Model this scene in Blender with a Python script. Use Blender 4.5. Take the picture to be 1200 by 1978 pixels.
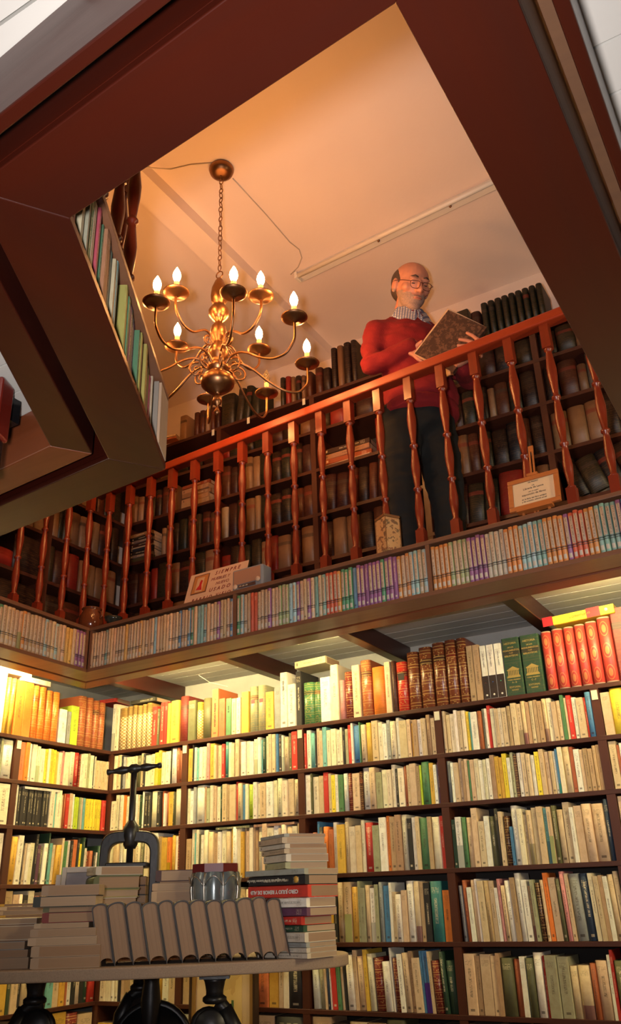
import bpy, bmesh, math, random, re
from mathutils import Vector, Matrix, Euler, noise

for o in list(bpy.data.objects):
    bpy.data.objects.remove(o, do_unlink=True)
SC = bpy.context.scene
COL = SC.collection
PI = math.pi

# ------------------------------------------------------------------ camera
YAW, PITCH, ROLL, FPX = -0.5252, 0.4202, -0.0311, 1665.07
CAM = Vector((3.3857, -3.5955, 1.10))
_f = Vector((math.sin(YAW) * math.cos(PITCH), math.cos(YAW) * math.cos(PITCH), math.sin(PITCH)))
_r0 = Vector((math.cos(YAW), -math.sin(YAW), 0))
_u0 = _r0.cross(_f)
_r = math.cos(ROLL) * _r0 + math.sin(ROLL) * _u0
_u = -math.sin(ROLL) * _r0 + math.cos(ROLL) * _u0
cam_data = bpy.data.cameras.new('camera')
cam = bpy.data.objects.new('camera', cam_data)
COL.objects.link(cam)
SC.camera = cam
cam.matrix_world = Matrix(((_r.x, _u.x, -_f.x, CAM.x), (_r.y, _u.y, -_f.y, CAM.y), (_r.z, _u.z, -_f.z, CAM.z), (0, 0, 0, 1)))
cam_data.sensor_fit = 'HORIZONTAL'
cam_data.sensor_width = 36.0
cam_data.lens = 36.0 * FPX / 1200.0
cam_data.clip_start = 0.05

# ------------------------------------------------------------------ world, lights, exposure
W = bpy.data.worlds.new('world')
SC.world = W
W.use_nodes = True
W.node_tree.nodes['Background'].inputs[0].default_value = (0.9, 0.8, 0.7, 1)
W.node_tree.nodes['Background'].inputs[1].default_value = 0.02
SC.view_settings.view_transform = 'Standard'
SC.view_settings.look = 'None'
SC.view_settings.gamma = 1.0
SC.view_settings.use_curve_mapping = False
SC.view_settings.exposure = 0.2
SC.cycles.max_bounces = 6
SC.cycles.sample_clamp_indirect = 4.0


def lamp(name, kind, loc, energy, color, size=0.1, size_y=None, target=None, spot=None):
    d = bpy.data.lights.new(name, kind)
    d.energy = energy
    d.color = color
    if kind == 'AREA':
        d.size = size
        if size_y:
            d.shape = 'RECTANGLE'
            d.size_y = size_y
    else:
        d.shadow_soft_size = size
    if spot:
        d.spot_size = math.radians(spot)
        d.spot_blend = 0.9
    o = bpy.data.objects.new(name, d)
    COL.objects.link(o)
    o.location = loc
    if target is not None:
        o.rotation_euler = (Vector(target) - Vector(loc)).to_track_quat('-Z', 'Y').to_euler()
    return o


# the photographer's flash, held beside the camera
lamp('flash', 'SPOT', (3.27, -3.64, 1.17), 190, (1.0, 0.90, 0.87), 0.045, target=(1.80, -0.8, 3.1), spot=92)
# daylight from the shop window in the near wall
lamp('shop_daylight', 'AREA', (3.0, -5.35, 1.3), 5, (0.80, 0.9, 1.0), 2.4, 1.4, target=(2.4, -3.4, 1.9))
# a shop lamp outside the left edge of the frame, under the gallery
lamp('shop_lamp', 'AREA', (1.05, -3.3, 2.0), 2.5, (1.0, 0.85, 0.6), 0.3, 0.3, target=(1.25, -2.9, 2.3))
# unseen fill light, added to warm and brighten the right hand book bays
lamp('right_bay_fill', 'AREA', (4.35, -1.25, 2.12), 42, (1.0, 0.80, 0.47), 0.12, 1.2, target=(2.6, -.1, 1.0))
# the fluorescent tubes under the gallery floor and the chandelier's bulbs are built as glowing objects further down


# ------------------------------------------------------------------ helpers
def P(x, y, ax, v):
    """the point where the sight line of a photo pixel meets the plane ax = v"""
    d = _f + (x - 600) / FPX * _r - (y - 989) / FPX * _u
    i = 'xyz'.index(ax)
    return CAM + d * ((v - CAM[i]) / d[i])


class MB:
    """collects shapes for one mesh object"""

    def __init__(s):
        s.v, s.f, s.m, s.sm = [], [], [], []

    def add(s, vs, fs, mi=0, smooth=False):
        b = len(s.v)
        s.v += [Vector(q) for q in vs]
        for f in fs:
            s.f.append([b + k for k in f])
            s.m.append(mi)
            s.sm.append(smooth)
        return s

    def box(s, x0, x1, y0, y1, z0, z1, mi=0, M=None):
        vs = [Vector((x, y, z)) for z in (z0, z1) for x, y in ((x0, y0), (x1, y0), (x1, y1), (x0, y1))]
        if M:
            vs = [M @ q for q in vs]
        return s.add(vs, [(3, 2, 1, 0), (4, 5, 6, 7), (0, 1, 5, 4), (1, 2, 6, 5), (2, 3, 7, 6), (3, 0, 4, 7)], mi)

    def prism(s, pts, z0, z1, mi=0, M=None):
        """pts: counter-clockwise outline in xy"""
        n = len(pts)
        vs = [Vector((p[0], p[1], z0)) for p in pts] + [Vector((p[0], p[1], z1)) for p in pts]
        if M:
            vs = [M @ q for q in vs]
        return s.add(vs, [list(range(n))[::-1], list(range(n, 2 * n))] + [(k, (k + 1) % n, n + (k + 1) % n, n + k) for k in range(n)], mi)

    def lathe(s, prof, n=16, mi=0, M=None, smooth=True, cap=True, sx=1, sy=1):
        vs, fs = [], []
        for r, z in prof:
            for k in range(n):
                a = 2 * PI * k / n
                vs.append(Vector((r * sx * math.cos(a), r * sy * math.sin(a), z)))
        for i in range(len(prof) - 1):
            for k in range(n):
                a, b = i * n + k, i * n + (k + 1) % n
                fs.append((a, b, b + n, a + n))
        if cap:
            fs.append(list(range(n))[::-1])
            L = (len(prof) - 1) * n
            fs.append([L + k for k in range(n)])
        if M:
            vs = [M @ q for q in vs]
        return s.add(vs, fs, mi, smooth)

    def tube(s, path, rad, n=8, mi=0, smooth=True, closed=False, flat=1.0):
        path = [Vector(p) for p in path]
        N = len(path)
        rad = rad if hasattr(rad, '__len__') else [rad] * N
        t0 = (path[1] - path[0]).normalized()
        nrm = t0.orthogonal().normalized()
        vs = []
        for i, p in enumerate(path):
            if closed:
                t = (path[(i + 1) % N] - path[i - 1]).normalized()
            else:
                t = (path[min(i + 1, N - 1)] - path[max(i - 1, 0)]).normalized()
            nrm = (nrm - t * nrm.dot(t))
            nrm = nrm.normalized() if nrm.length > 1e-6 else t.orthogonal().normalized()
            b = t.cross(nrm)
            for k in range(n):
                a = 2 * PI * k / n
                vs.append(p + (nrm * math.cos(a) + b * math.sin(a) * flat) * rad[i])
        fs = []
        for i in range(N if closed else N - 1):
            j = (i + 1) % N
            for k in range(n):
                fs.append((i * n + k, i * n + (k + 1) % n, j * n + (k + 1) % n, j * n + k))
        if not closed:
            fs.append(list(range(n))[::-1])
            fs.append([(N - 1) * n + k for k in range(n)])
        return s.add(vs, fs, mi, smooth)

    def ball(s, c, r, n=12, m=8, mi=0, M=None):
        r = r if hasattr(r, '__len__') else (r, r, r)
        prof = [(max(1e-4, math.sin(PI * i / m)), -math.cos(PI * i / m)) for i in range(m + 1)]
        T = Matrix.Translation(Vector(c)) @ Matrix.Diagonal((r[0], r[1], r[2], 1))
        return s.lathe(prof, n, mi, (M @ T) if M else T)

    def mesh(s, name, mats):
        me = bpy.data.meshes.new(name)
        me.from_pydata([tuple(q) for q in s.v], [], s.f)
        for m in (mats if isinstance(mats, (list, tuple)) else [mats]):
            me.materials.append(m)
        me.polygons.foreach_set('material_index', s.m)
        me.polygons.foreach_set('use_smooth', s.sm)
        me.update()
        return me

    def build(s, name, mats, parent=None, loc=None, bevel=0, **kw):
        o = bpy.data.objects.new(name, s.mesh(name, mats))
        COL.objects.link(o)
        if parent:
            o.parent = parent
        if loc is not None:
            o.location = loc
        if bevel:
            b = o.modifiers.new('edge', 'BEVEL')
            b.width = bevel
            b.segments = 2
            b.limit_method = 'ANGLE'
        return tag(o, **kw)


def tag(o, label=None, cat=None, group=None, kind=None):
    if label:
        o['label'] = label
    if cat:
        o['category'] = cat
    if group:
        o['group'] = group
    if kind:
        o['kind'] = kind
    return o


def empty(name, loc, rz=0, **kw):
    o = bpy.data.objects.new(name, None)
    COL.objects.link(o)
    o.location = loc
    o.rotation_euler = (0, 0, rz)
    o.empty_display_size = 0.05
    return tag(o, **kw)


def copy_tree(o, parent=None):
    c = o.copy()
    COL.objects.link(c)
    if parent:
        c.parent = parent
    for ch in list(o.children):
        copy_tree(ch, c)
    return c


def text_mesh(s, size, M, mat, name, parent=None, depth=0.0004, align='CENTER', shear=0, bold=0):
    c = bpy.data.curves.new(name, 'FONT')
    c.body = s
    c.size = size
    c.extrude = depth
    c.offset = bold
    c.align_x = align
    c.align_y = 'CENTER'
    c.shear = shear
    c.resolution_u = 2
    t = bpy.data.objects.new(name, c)
    me = bpy.data.meshes.new_from_object(t)
    bpy.data.objects.remove(t)
    me.transform(M)
    me.materials.clear()
    me.materials.append(mat)
    o = bpy.data.objects.new(name, me)
    COL.objects.link(o)
    if parent:
        o.parent = parent
    return o


ORD = ['', 'first', 'second', 'third', 'fourth', 'fifth', 'sixth', 'seventh', 'eighth', 'ninth', 'tenth', 'eleventh', 'twelfth', 'thirteenth', 'fourteenth', 'fifteenth', 'sixteenth', 'seventeenth', 'eighteenth', 'nineteenth']
TENS = {2: 'twent', 3: 'thirt', 4: 'fort', 5: 'fift', 6: 'sixt', 7: 'sevent', 8: 'eight', 9: 'ninet'}


def ordw(n):
    if n < 20:
        return ORD[n]
    t, u = divmod(n, 10)
    return TENS[t] + ('ieth' if u == 0 else 'y-' + ORD[u])


# ------------------------------------------------------------------ materials
class NT:
    def __init__(s, name):
        s.mat = bpy.data.materials.new(name)
        s.mat.use_nodes = True
        s.t = s.mat.node_tree
        s.b = s.t.nodes['Principled BSDF']

    def n(s, kind, **kw):
        x = s.t.nodes.new(kind)
        for k, v in kw.items():
            setattr(x, k, v)
        return x

    def link(s, a, b):
        s.t.links.new(a, b)

    def put(s, sock, v):
        if isinstance(v, bpy.types.NodeSocket):
            s.link(v, sock)
        elif isinstance(v, tuple) and len(v) == 3 and sock.type == 'RGBA':
            sock.default_value = (*v, 1)
        else:
            sock.default_value = v

    def math(s, op, a, b=0.0, c=None, clamp=False):
        x = s.n('ShaderNodeMath', operation=op, use_clamp=clamp)
        s.put(x.inputs[0], a)
        s.put(x.inputs[1], b)
        if c is not None:
            s.put(x.inputs[2], c)
        return x.outputs[0]

    def mix(s, f, a, b, mode='MIX'):
        x = s.n('ShaderNodeMix', data_type='RGBA', blend_type=mode)
        s.put(x.inputs[0], f)
        s.put(x.inputs[6], a)
        s.put(x.inputs[7], b)
        return x.outputs[2]

    def noise(s, vec, scale=5.0, detail=3.0, rough=0.5, dist=0.0):
        x = s.n('ShaderNodeTexNoise')
        if vec is not None:
            s.link(vec, x.inputs['Vector'])
        x.inputs['Scale'].default_value = scale
        x.inputs['Detail'].default_value = detail
        x.inputs['Roughness'].default_value = rough
        x.inputs['Distortion'].default_value = dist
        return x.outputs['Fac']

    def comb(s, x, y, z=0.0):
        c = s.n('ShaderNodeCombineXYZ')
        for k, v in enumerate((x, y, z)):
            s.put(c.inputs[k], v)
        return c.outputs[0]

    def band(s, v, lo, hi):
        """1 where lo < v < hi"""
        return s.math('MULTIPLY', s.math('GREATER_THAN', v, lo), s.math('LESS_THAN', v, hi))

    def obj(s, scale=(1, 1, 1)):
        tc = s.n('ShaderNodeTexCoord')
        m = s.n('ShaderNodeMapping')
        m.inputs['Scale'].default_value = scale
        s.link(tc.outputs['Object'], m.inputs[0])
        return m.outputs[0]

    def fin(s, col=None, rough=None, metal=None, spec=None, coat=None, bump=None, bstr=0.3, bdist=0.002, emit=None, estr=0, alpha=None, trans=None):
        i = s.b.inputs
        for k, v in (('Base Color', col), ('Roughness', rough), ('Metallic', metal), ('Specular IOR Level', spec), ('Coat Weight', coat), ('Alpha', alpha), ('Transmission Weight', trans)):
            if v is not None:
                s.put(i[k], v)
        if coat:
            i['Coat Roughness'].default_value = 0.15
        if emit is not None:
            s.put(i['Emission Color'], emit)
            i['Emission Strength'].default_value = estr
        if bump is not None:
            b = s.n('ShaderNodeBump')
            b.inputs['Strength'].default_value = bstr
            b.inputs['Distance'].default_value = bdist
            s.link(bump, b.inputs['Height'])
            s.link(b.outputs[0], i['Normal'])
        return s.mat


def plain(name, col, rough=0.6, metal=0.0, var=0.25, scale=14, **kw):
    t = NT(name)
    nz = t.noise(t.obj(), scale, 4)
    c = t.mix(t.math('MULTIPLY', nz, var * 2, clamp=True), col, tuple(k * 0.55 for k in col))
    return t.fin(c, rough, metal, bump=nz, bstr=0.12, **kw)


def wood(name, a, b, rough=0.35, scale=(3, 3, 3), coat=0.0, stretch=0, mott=0.5):
    t = NT(name)
    sc = [22 * k for k in scale]
    sc[stretch] = scale[stretch] * 1.2
    g = t.noise(t.obj(tuple(sc)), 1.0, 6, 0.65, 0.6)
    big = t.noise(t.obj(), 2.2, 3)
    c = t.mix(t.math('MULTIPLY', g, 1.0), a, b)
    c = t.mix(t.math('MULTIPLY', big, mott, clamp=True), c, tuple(k * 0.35 for k in a))
    return t.fin(c, t.math('ADD', t.math('MULTIPLY', g, 0.2), rough - 0.08), coat=coat, bump=g, bstr=0.15)


M = {}
M['plaster'] = (lambda t: t.fin(t.mix(t.noise(t.obj(), 1.3, 5, 0.6), (0.80, 0.67, 0.58), (0.70, 0.57, 0.49)), 0.85, bump=t.noise(t.obj(), 60, 4), bstr=0.25))(NT('painted plaster'))
M['white_paint'] = (lambda t: t.fin(t.mix(t.noise(t.obj(), 3, 4), (0.50, 0.50, 0.47), (0.42, 0.42, 0.39)), 0.5, bump=t.noise(t.obj((6, 60, 60)), 1, 3), bstr=0.1))(NT('white painted boards'))
M['grey_wall'] = plain('grey wall paint', (0.42, 0.42, 0.39), 0.8)
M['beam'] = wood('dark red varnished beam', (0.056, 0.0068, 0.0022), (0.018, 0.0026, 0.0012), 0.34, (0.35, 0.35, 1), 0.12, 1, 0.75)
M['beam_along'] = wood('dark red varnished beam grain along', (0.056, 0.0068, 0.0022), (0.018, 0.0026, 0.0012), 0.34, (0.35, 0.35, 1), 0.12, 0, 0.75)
M['beam_lit'] = wood('orange brown beam', (0.20, 0.052, 0.016), (0.12, 0.028, 0.009), 0.4, (0.6, 1, 1), 0.15, 0, 0.4)  # beam wood made more orange: the lamplight on it is put into the colour
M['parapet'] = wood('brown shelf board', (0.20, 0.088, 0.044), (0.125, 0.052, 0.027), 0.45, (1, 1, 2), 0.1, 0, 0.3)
M['case'] = wood('dark bookcase wood', (0.085, 0.024, 0.012), (0.045, 0.012, 0.007), 0.4, (1, 1, 1), 0.1, 0, 0.3)
M['case_up'] = wood('dark bookcase wood upright grain', (0.095, 0.026, 0.012), (0.05, 0.013, 0.007), 0.4, (1, 1, 1), 0.1, 2, 0.3)
M['rail'] = wood('red varnished rail', (0.34, 0.040, 0.010), (0.22, 0.025, 0.007), 0.34, (2, 2, 2), 0.15, 0, 0.15)
M['baluster'] = wood('red varnished turned wood', (0.24, 0.028, 0.008), (0.12, 0.014, 0.005), 0.34, (2, 2, 1), 0.12, 2, 0.2)
M['floor'] = wood('worn floor boards', (0.16, 0.08, 0.04), (0.09, 0.045, 0.025), 0.5, (1, 1, 1), 0, 0, 0.3)
M['pages'] = (lambda t: t.fin(t.mix(t.noise(t.obj((230, 1, 1)), 1, 2), t.mix(t.n('ShaderNodeObjectInfo').outputs['Random'], (0.52, 0.40, 0.28), (0.33, 0.20, 0.12)), (0.24, 0.15, 0.09)), 0.9))(NT('paper page edges'))
M['pages_v'] = (lambda t: t.fin(t.mix(t.noise(t.obj((260, 1, 1)), 1, 2), (0.50, 0.37, 0.25), (0.29, 0.20, 0.135)), 0.9, bump=t.noise(t.obj((260, 1, 1)), 1, 2), bstr=0.4))(NT('paper page edges of standing books'))
M['card'] = plain('cream card', (0.75, 0.70, 0.52), 0.7, var=0.1)
M['black_iron'] = (lambda t: t.fin(t.mix(t.noise(t.obj(), 30, 4), (0.012, 0.012, 0.013), (0.005, 0.005, 0.006)), 0.38, 0.0, bump=t.noise(t.obj(), 45, 4), bstr=0.35))(NT('black cast iron'))
M['brass'] = (lambda t: t.fin(t.mix(t.noise(t.obj(), 14, 4), (0.46, 0.23, 0.10), (0.16, 0.08, 0.04)), t.math('ADD', t.math('MULTIPLY', t.noise(t.obj(), 22, 4), 0.35), 0.20), 1.0))(NT('aged brass'))
M['white_tube'] = plain('white enamel', (0.74, 0.68, 0.58), 0.35, var=0.1)
M['wire'] = plain('pale cable', (0.55, 0.46, 0.36), 0.6)
M['dark'] = plain('dark void lining', (0.02, 0.015, 0.012), 0.8)
M['gold'] = plain('gold print', (0.62, 0.42, 0.13), 0.4, 0.4, var=0.2)
M['ink'] = plain('dark print ink', (0.03, 0.015, 0.012), 0.7, var=0.1)
M['red_ink'] = plain('red brown print ink', (0.22, 0.035, 0.02), 0.7, var=0.1)
M['white_ink'] = plain('white print ink', (0.78, 0.74, 0.66), 0.7, var=0.1)


def book_mat(name, style, attr=False):
    """spine print is flat print: stains, rules and rows of small marks laid over the colour each book carries"""
    t = NT(name)
    uv = t.n('ShaderNodeUVMap')
    uv.uv_map = 'UVMap'
    sp = t.n('ShaderNodeSeparateXYZ')
    t.link(uv.outputs[0], sp.inputs[0])
    u, v = sp.outputs[0], sp.outputs[1]
    if attr:
        a = t.n('ShaderNodeVertexColor', layer_name='tint')
        base, rnd = a.outputs['Color'], a.outputs['Alpha']
    else:
        a = t.n('ShaderNodeObjectInfo')
        base, rnd = a.outputs['Color'], a.outputs['Random']
    off = t.math('MULTIPLY', rnd, 37.0)
    r2 = t.math('FRACT', t.math('MULTIPLY', rnd, 7.31))
    r3 = t.math('FRACT', t.math('MULTIPLY', rnd, 13.7))
    lum = t.n('ShaderNodeRGBToBW')
    t.link(base, lum.inputs[0])
    darkbook = t.math('LESS_THAN', lum.outputs[0], 0.16)
    on = t.math('GREATER_THAN', v, 0.0)
    stain = t.noise(t.comb(t.math('ADD', t.math('MULTIPLY', u, 1.5), off), t.math('MULTIPLY', v, 7.0), off), 1.0, 5, 0.65)
    col = t.mix(t.math('MULTIPLY', t.math('SUBTRACT', stain, 0.42), 1.3, clamp=True), base, t.mix(1.0, base, (0.62, 0.45, 0.28), 'MULTIPLY'))
    rough = 0.6
    bump = stain
    ctr = t.math('ABSOLUTE', t.math('SUBTRACT', u, 0.5))
    if style == 'paper':
        ink = t.mix(darkbook, (0.05, 0.03, 0.02), (0.72, 0.62, 0.42))
        # title running along the spine
        lo = t.math('ADD', 0.22, t.math('MULTIPLY', r2, 0.2))
        hi = t.math('ADD', 0.62, t.math('MULTIPLY', r3, 0.3))
        mark = t.noise(t.comb(t.math('MULTIPLY', u, 5.0), t.math('MULTIPLY', v, 150.0), off), 1.0, 1, 0.5)
        txt = t.math('MULTIPLY', t.math('LESS_THAN', ctr, 0.13), t.math('MULTIPLY', t.band(v, lo, hi), t.math('GREATER_THAN', mark, 0.5)))
        txt = t.math('MULTIPLY', txt, t.math('GREATER_THAN', r2, 0.25))
        # short lines across the top
        rows = t.math('LESS_THAN', t.math('FRACT', t.math('MULTIPLY', v, 44.0)), 0.42)
        mk2 = t.noise(t.comb(t.math('MULTIPLY', u, 9.0), t.math('FLOOR', t.math('MULTIPLY', v, 44.0)), off), 1.0, 1)
        top = t.math('MULTIPLY', t.math('MULTIPLY', rows, t.band(v, 0.80, 0.90)), t.math('MULTIPLY', t.math('LESS_THAN', ctr, 0.32), t.math('GREATER_THAN', mk2, 0.46)))
        low = t.math('MULTIPLY', t.band(v, 0.06, 0.10), t.math('MULTIPLY', t.math('LESS_THAN', ctr, 0.2), t.math('GREATER_THAN', r3, 0.45)))
        f = t.math('MAXIMUM', t.math('MAXIMUM', t.math('MULTIPLY', txt, 0.65), t.math('MULTIPLY', top, 0.5)), t.math('MULTIPLY', low, 0.7))
        col = t.mix(t.math('MULTIPLY', f, on), col, ink)
        # a second colour on the lower part of a few spines
        blk = t.math('MULTIPLY', t.math('GREATER_THAN', r3, 0.955), t.band(v, 0.001, t.math('ADD', 0.2, t.math('MULTIPLY', r2, 0.3))))
        hue = t.n('ShaderNodeHueSaturation')
        hue.inputs['Saturation'].default_value = 1.1
        hue.inputs['Value'].default_value = 0.5
        t.link(t.math('ADD', 0.38, t.math('MULTIPLY', r2, 0.24)), hue.inputs['Hue'])
        t.link(base, hue.inputs['Color'])
        col = t.mix(blk, col, hue.outputs[0])
    elif style in ('leather', 'old'):
        k = t.math('FRACT', t.math('MULTIPLY', v, 6.0))
        rib = t.math('MULTIPLY', t.math('LESS_THAN', t.math('ABSOLUTE', t.math('SUBTRACT', k, 0.5)), 0.07), on)
        line = t.math('MULTIPLY', t.band(t.math('ABSOLUTE', t.math('SUBTRACT', k, 0.5)), 0.12, 0.17), on)
        orn = t.n('ShaderNodeTexVoronoi')
        orn.inputs['Scale'].default_value = 1.0
        t.link(t.comb(t.math('MULTIPLY', u, 5.0), t.math('MULTIPLY', v, 30.0), off), orn.inputs['Vector'])
        o2 = t.math('MULTIPLY', t.math('MULTIPLY', t.math('LESS_THAN', orn.outputs['Distance'], 0.34), on), t.math('MULTIPLY', t.math('LESS_THAN', ctr, 0.36), t.math('GREATER_THAN', t.math('ABSOLUTE', t.math('SUBTRACT', k, 0.5)), 0.22)))
        lab = t.math('MULTIPLY', t.band(v, 0.70, 0.80), t.math('GREATER_THAN', r2, 0.5))
        col = t.mix(t.math('MULTIPLY', lab, 0.75), col, t.mix(t.math('GREATER_THAN', r3, 0.5), (0.03, 0.02, 0.015), (0.16, 0.02, 0.012)))
        g = 0.85 if style == 'leather' else 0.30
        col = t.mix(t.math('MULTIPLY', t.math('MAXIMUM', line, t.math('MULTIPLY', o2, 0.6)), g), col, (0.62, 0.42, 0.14) if style == 'leather' else (0.22, 0.10, 0.035))
        bump = t.math('ADD', rib, t.math('MULTIPLY', stain, 0.2))
        rough = 0.3 if style == 'leather' else 0.5
    elif style == 'pocket':
        # dyed spine, pale title slip, dark rules, small white tag at the foot
        slip = t.math('MULTIPLY', t.band(v, 0.34, 0.93), t.math('LESS_THAN', ctr, 0.33))
        mark = t.noise(t.comb(t.math('MULTIPLY', u, 3.5), t.math('MULTIPLY', v, 70.0), off), 1.0, 1, 0.5)
        c2 = t.mix(t.math('MULTIPLY', t.math('MULTIPLY', t.math('GREATER_THAN', mark, 0.52), t.math('LESS_THAN', ctr, 0.16)), 0.55), (0.44, 0.34, 0.24), (0.08, 0.04, 0.025))
        col = t.mix(t.math('MULTIPLY', slip, on), col, c2)
        rule = t.math('MAXIMUM', t.band(v, 0.255, 0.275), t.band(v, 0.295, 0.325))
        col = t.mix(t.math('MULTIPLY', rule, 0.85), col, (0.03, 0.03, 0.03))
        tagm = t.math('MULTIPLY', t.band(v, 0.05, 0.15), t.math('LESS_THAN', ctr, 0.3))
        col = t.mix(tagm, col, (0.48, 0.40, 0.31))
        rough = 0.45
    elif style == 'set':
        # moulded spine with round medallions and rings
        w1 = t.math('ABSOLUTE', t.math('SUBTRACT', t.math('FRACT', t.math('MULTIPLY', v, 3.0)), 0.45))
        d = t.math('POWER', t.math('ADD', t.math('POWER', t.math('MULTIPLY', ctr, 1.0), 2.0), t.math('POWER', t.math('MULTIPLY', w1, 0.9), 2.0)), 0.5)
        ring = t.math('MULTIPLY', t.math('MAXIMUM', t.math('LESS_THAN', d, 0.17), t.band(d, 0.27, 0.31)), on)
        col = t.mix(t.math('MULTIPLY', ring, 0.5), col, (0.72, 0.36, 0.12))
        rim = t.math('MAXIMUM', t.band(v, 0.001, 0.02), t.math('GREATER_THAN', v, 0.98))
        col = t.mix(t.math('MULTIPLY', rim, 0.8), col, (0.5, 0.42, 0.3))
        bump = t.math('ADD', ring, t.math('MULTIPLY', stain, 0.4))
        rough = 0.4
    elif style == 'pattern':
        # gold lattice pressed over the whole spine, dark title bands near the top
        lat = t.math('ADD', t.math('SINE', t.math('MULTIPLY', t.math('ADD', t.math('MULTIPLY', u, 2.2), t.math('MULTIPLY', v, 13.0)), 6.28)), t.math('SINE', t.math('MULTIPLY', t.math('SUBTRACT', t.math('MULTIPLY', u, 2.2), t.math('MULTIPLY', v, 13.0)), 6.28)))
        col = t.mix(t.math('MULTIPLY', t.math('MULTIPLY', t.math('GREATER_THAN', lat, 0.1), t.math('LESS_THAN', v, 0.78)), 0.8), col, (0.78, 0.72, 0.48))
        tb = t.math('MULTIPLY', t.math('LESS_THAN', t.math('FRACT', t.math('MULTIPLY', v, 30.0)), 0.4), t.band(v, 0.78, 0.97))
        col = t.mix(t.math('MULTIPLY', tb, 0.85), col, (0.09, 0.05, 0.02))
        rough = 0.35
    return t.fin(col, rough, bump=bump, bstr=0.25, bdist=0.001 if style == 'paper' else 0.003)


M['bk_paper'] = book_mat('printed paper cover', 'paper')
M['bk_paper_mass'] = book_mat('printed paper covers massed', 'paper', True)
M['bk_leather'] = book_mat('gilt leather binding', 'leather')
M['bk_old'] = book_mat('worn leather binding', 'old')
M['bk_pocket'] = book_mat('pocket edition cover', 'pocket')
M['bk_set'] = book_mat('embossed red binding', 'set')
M['bk_pattern'] = book_mat('gilt lattice binding', 'pattern')
# ================================================================== the room
# outline of the gallery opening (void), counter-clockwise
VOID = [(0.51, -1.94), (2.095, -2.094), (2.534, -2.863), (3.135, -2.915), (3.135, -0.810), (0.437, -0.665)]


def offset(poly, d):
    """move every edge of a counter-clockwise outline outwards by d"""
    n = len(poly)
    out = []
    for i in range(n):
        a, b, c = Vector(poly[i - 1]), Vector(poly[i]), Vector(poly[(i + 1) % n])
        t1, t2 = (b - a).normalized(), (c - b).normalized()
        n1, n2 = Vector((t1.y, -t1.x)), Vector((t2.y, -t2.x))
        k = (n1 + n2)
        k = k / (1 + n1.dot(n2)) * d
        out.append((b.x + k.x, b.y + k.y))
    return out


def ring_slab(inner, outer, z0, z1, name, mat, **kw):
    bm = bmesh.new()
    ev = []
    for poly in (inner, outer):
        vs = [bm.verts.new((p[0], p[1], z0)) for p in poly]
        ev += [bm.edges.new((vs[i], vs[(i + 1) % len(vs)])) for i in range(len(vs))]
    bmesh.ops.triangle_fill(bm, edges=ev, use_beauty=True)
    r = bmesh.ops.extrude_face_region(bm, geom=list(bm.faces))
    for v in r['geom']:
        if isinstance(v, bmesh.types.BMVert):
            v.co.z = z1
    bmesh.ops.recalc_face_normals(bm, faces=bm.faces)
    me = bpy.data.meshes.new(name)
    bm.to_mesh(me)
    bm.free()
    me.materials.append(mat)
    o = bpy.data.objects.new(name, me)
    COL.objects.link(o)
    return tag(o, **kw)


X0, X1, Y0, Y1, ZC, ZG = -0.30, 5.2, -5.6, 0.34, 4.19, 2.24
ROOM = [(X0, Y0), (X1, Y0), (X1, Y1), (X0, Y1)]
fl = empty('floor', (0, 0, 0), kind='structure')
for i in range(28):                                   # floor boards
    y = Y0 + i * (Y1 - Y0) / 28
    MB().box(X0, X1, y + .0015, y + (Y1 - Y0) / 28 - .0015, -0.02, 0.0).build('plank', M['floor'], fl)
MB().box(X0, X1, Y0, Y1, -0.06, -0.02).build('subfloor', M['dark'], fl)
MB().box(X0, X1, Y1, Y1 + .1, 0, ZG).build('wall_back', M['grey_wall'], kind='structure')
MB().box(X0, X1, Y1, Y1 + .1, ZG, ZC).build('wall_back_upper', M['plaster'], kind='structure')
MB().box(X0 - .1, X0, Y0, Y1, 0, ZG).build('wall_left', M['grey_wall'], kind='structure')
MB().box(X0 - .1, X0, Y0, Y1, ZG, ZC).build('wall_left_upper', M['plaster'], kind='structure')
MB().box(X1, X1 + .1, Y0, Y1, 0, ZC).build('wall_right', M['plaster'], kind='structure')
MB().box(X0, X1, Y0 - .1, Y0, 0, ZC).build('wall_front', M['plaster'], kind='structure')
MB().box(X0, X1, Y0, Y1, ZC, ZC + .1).build('ceiling_upper', M['plaster'], kind='structure')
# boxed beam across the upper ceiling and the pipe casing beside it
ba, bb = P(262, 350, 'z', ZC), P(296, 328, 'z', ZC)
MB().box(ba.x - .02, bb.x, Y0, Y1, ZC - .07, ZC).build('trim_ceiling_beam', M['plaster'], kind='structure')
# gallery floor: slab with the opening cut out of it
ring_slab(offset(VOID, .135), ROOM, ZG + .012, ZG + .05, 'floor_gallery', M['floor'], kind='structure')
# white boards lining the underside of the gallery floor, laid along x
cl = empty('ceiling', (0, 0, 0), kind='structure')
inner = offset(VOID, .16)


def spans(y):
    """x ranges inside the room at height y that lie outside the opening"""
    xs = []
    n = len(inner)
    for i in range(n):
        (xa, ya), (xb, yb) = inner[i], inner[(i + 1) % n]
        if (ya <= y) != (yb <= y):
            xs.append(xa + (xb - xa) * (y - ya) / (yb - ya))
    xs.sort()
    r = [X0] + xs + [X1]
    return [(r[k], r[k + 1]) for k in range(0, len(r), 2)]


pw = 0.098
yy = Y1
while yy > -3.9:
    for a, b in spans(yy - pw / 2):
        MB().box(a, b, yy - pw + .0025, yy - .0025, ZG, ZG + .012).build('plank', M['white_paint'], cl)
    yy -= pw
MB().box(X0, X1, Y0, yy, ZG, ZG + .012).build('ceiling_panel', M['white_paint'], cl)


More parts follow.
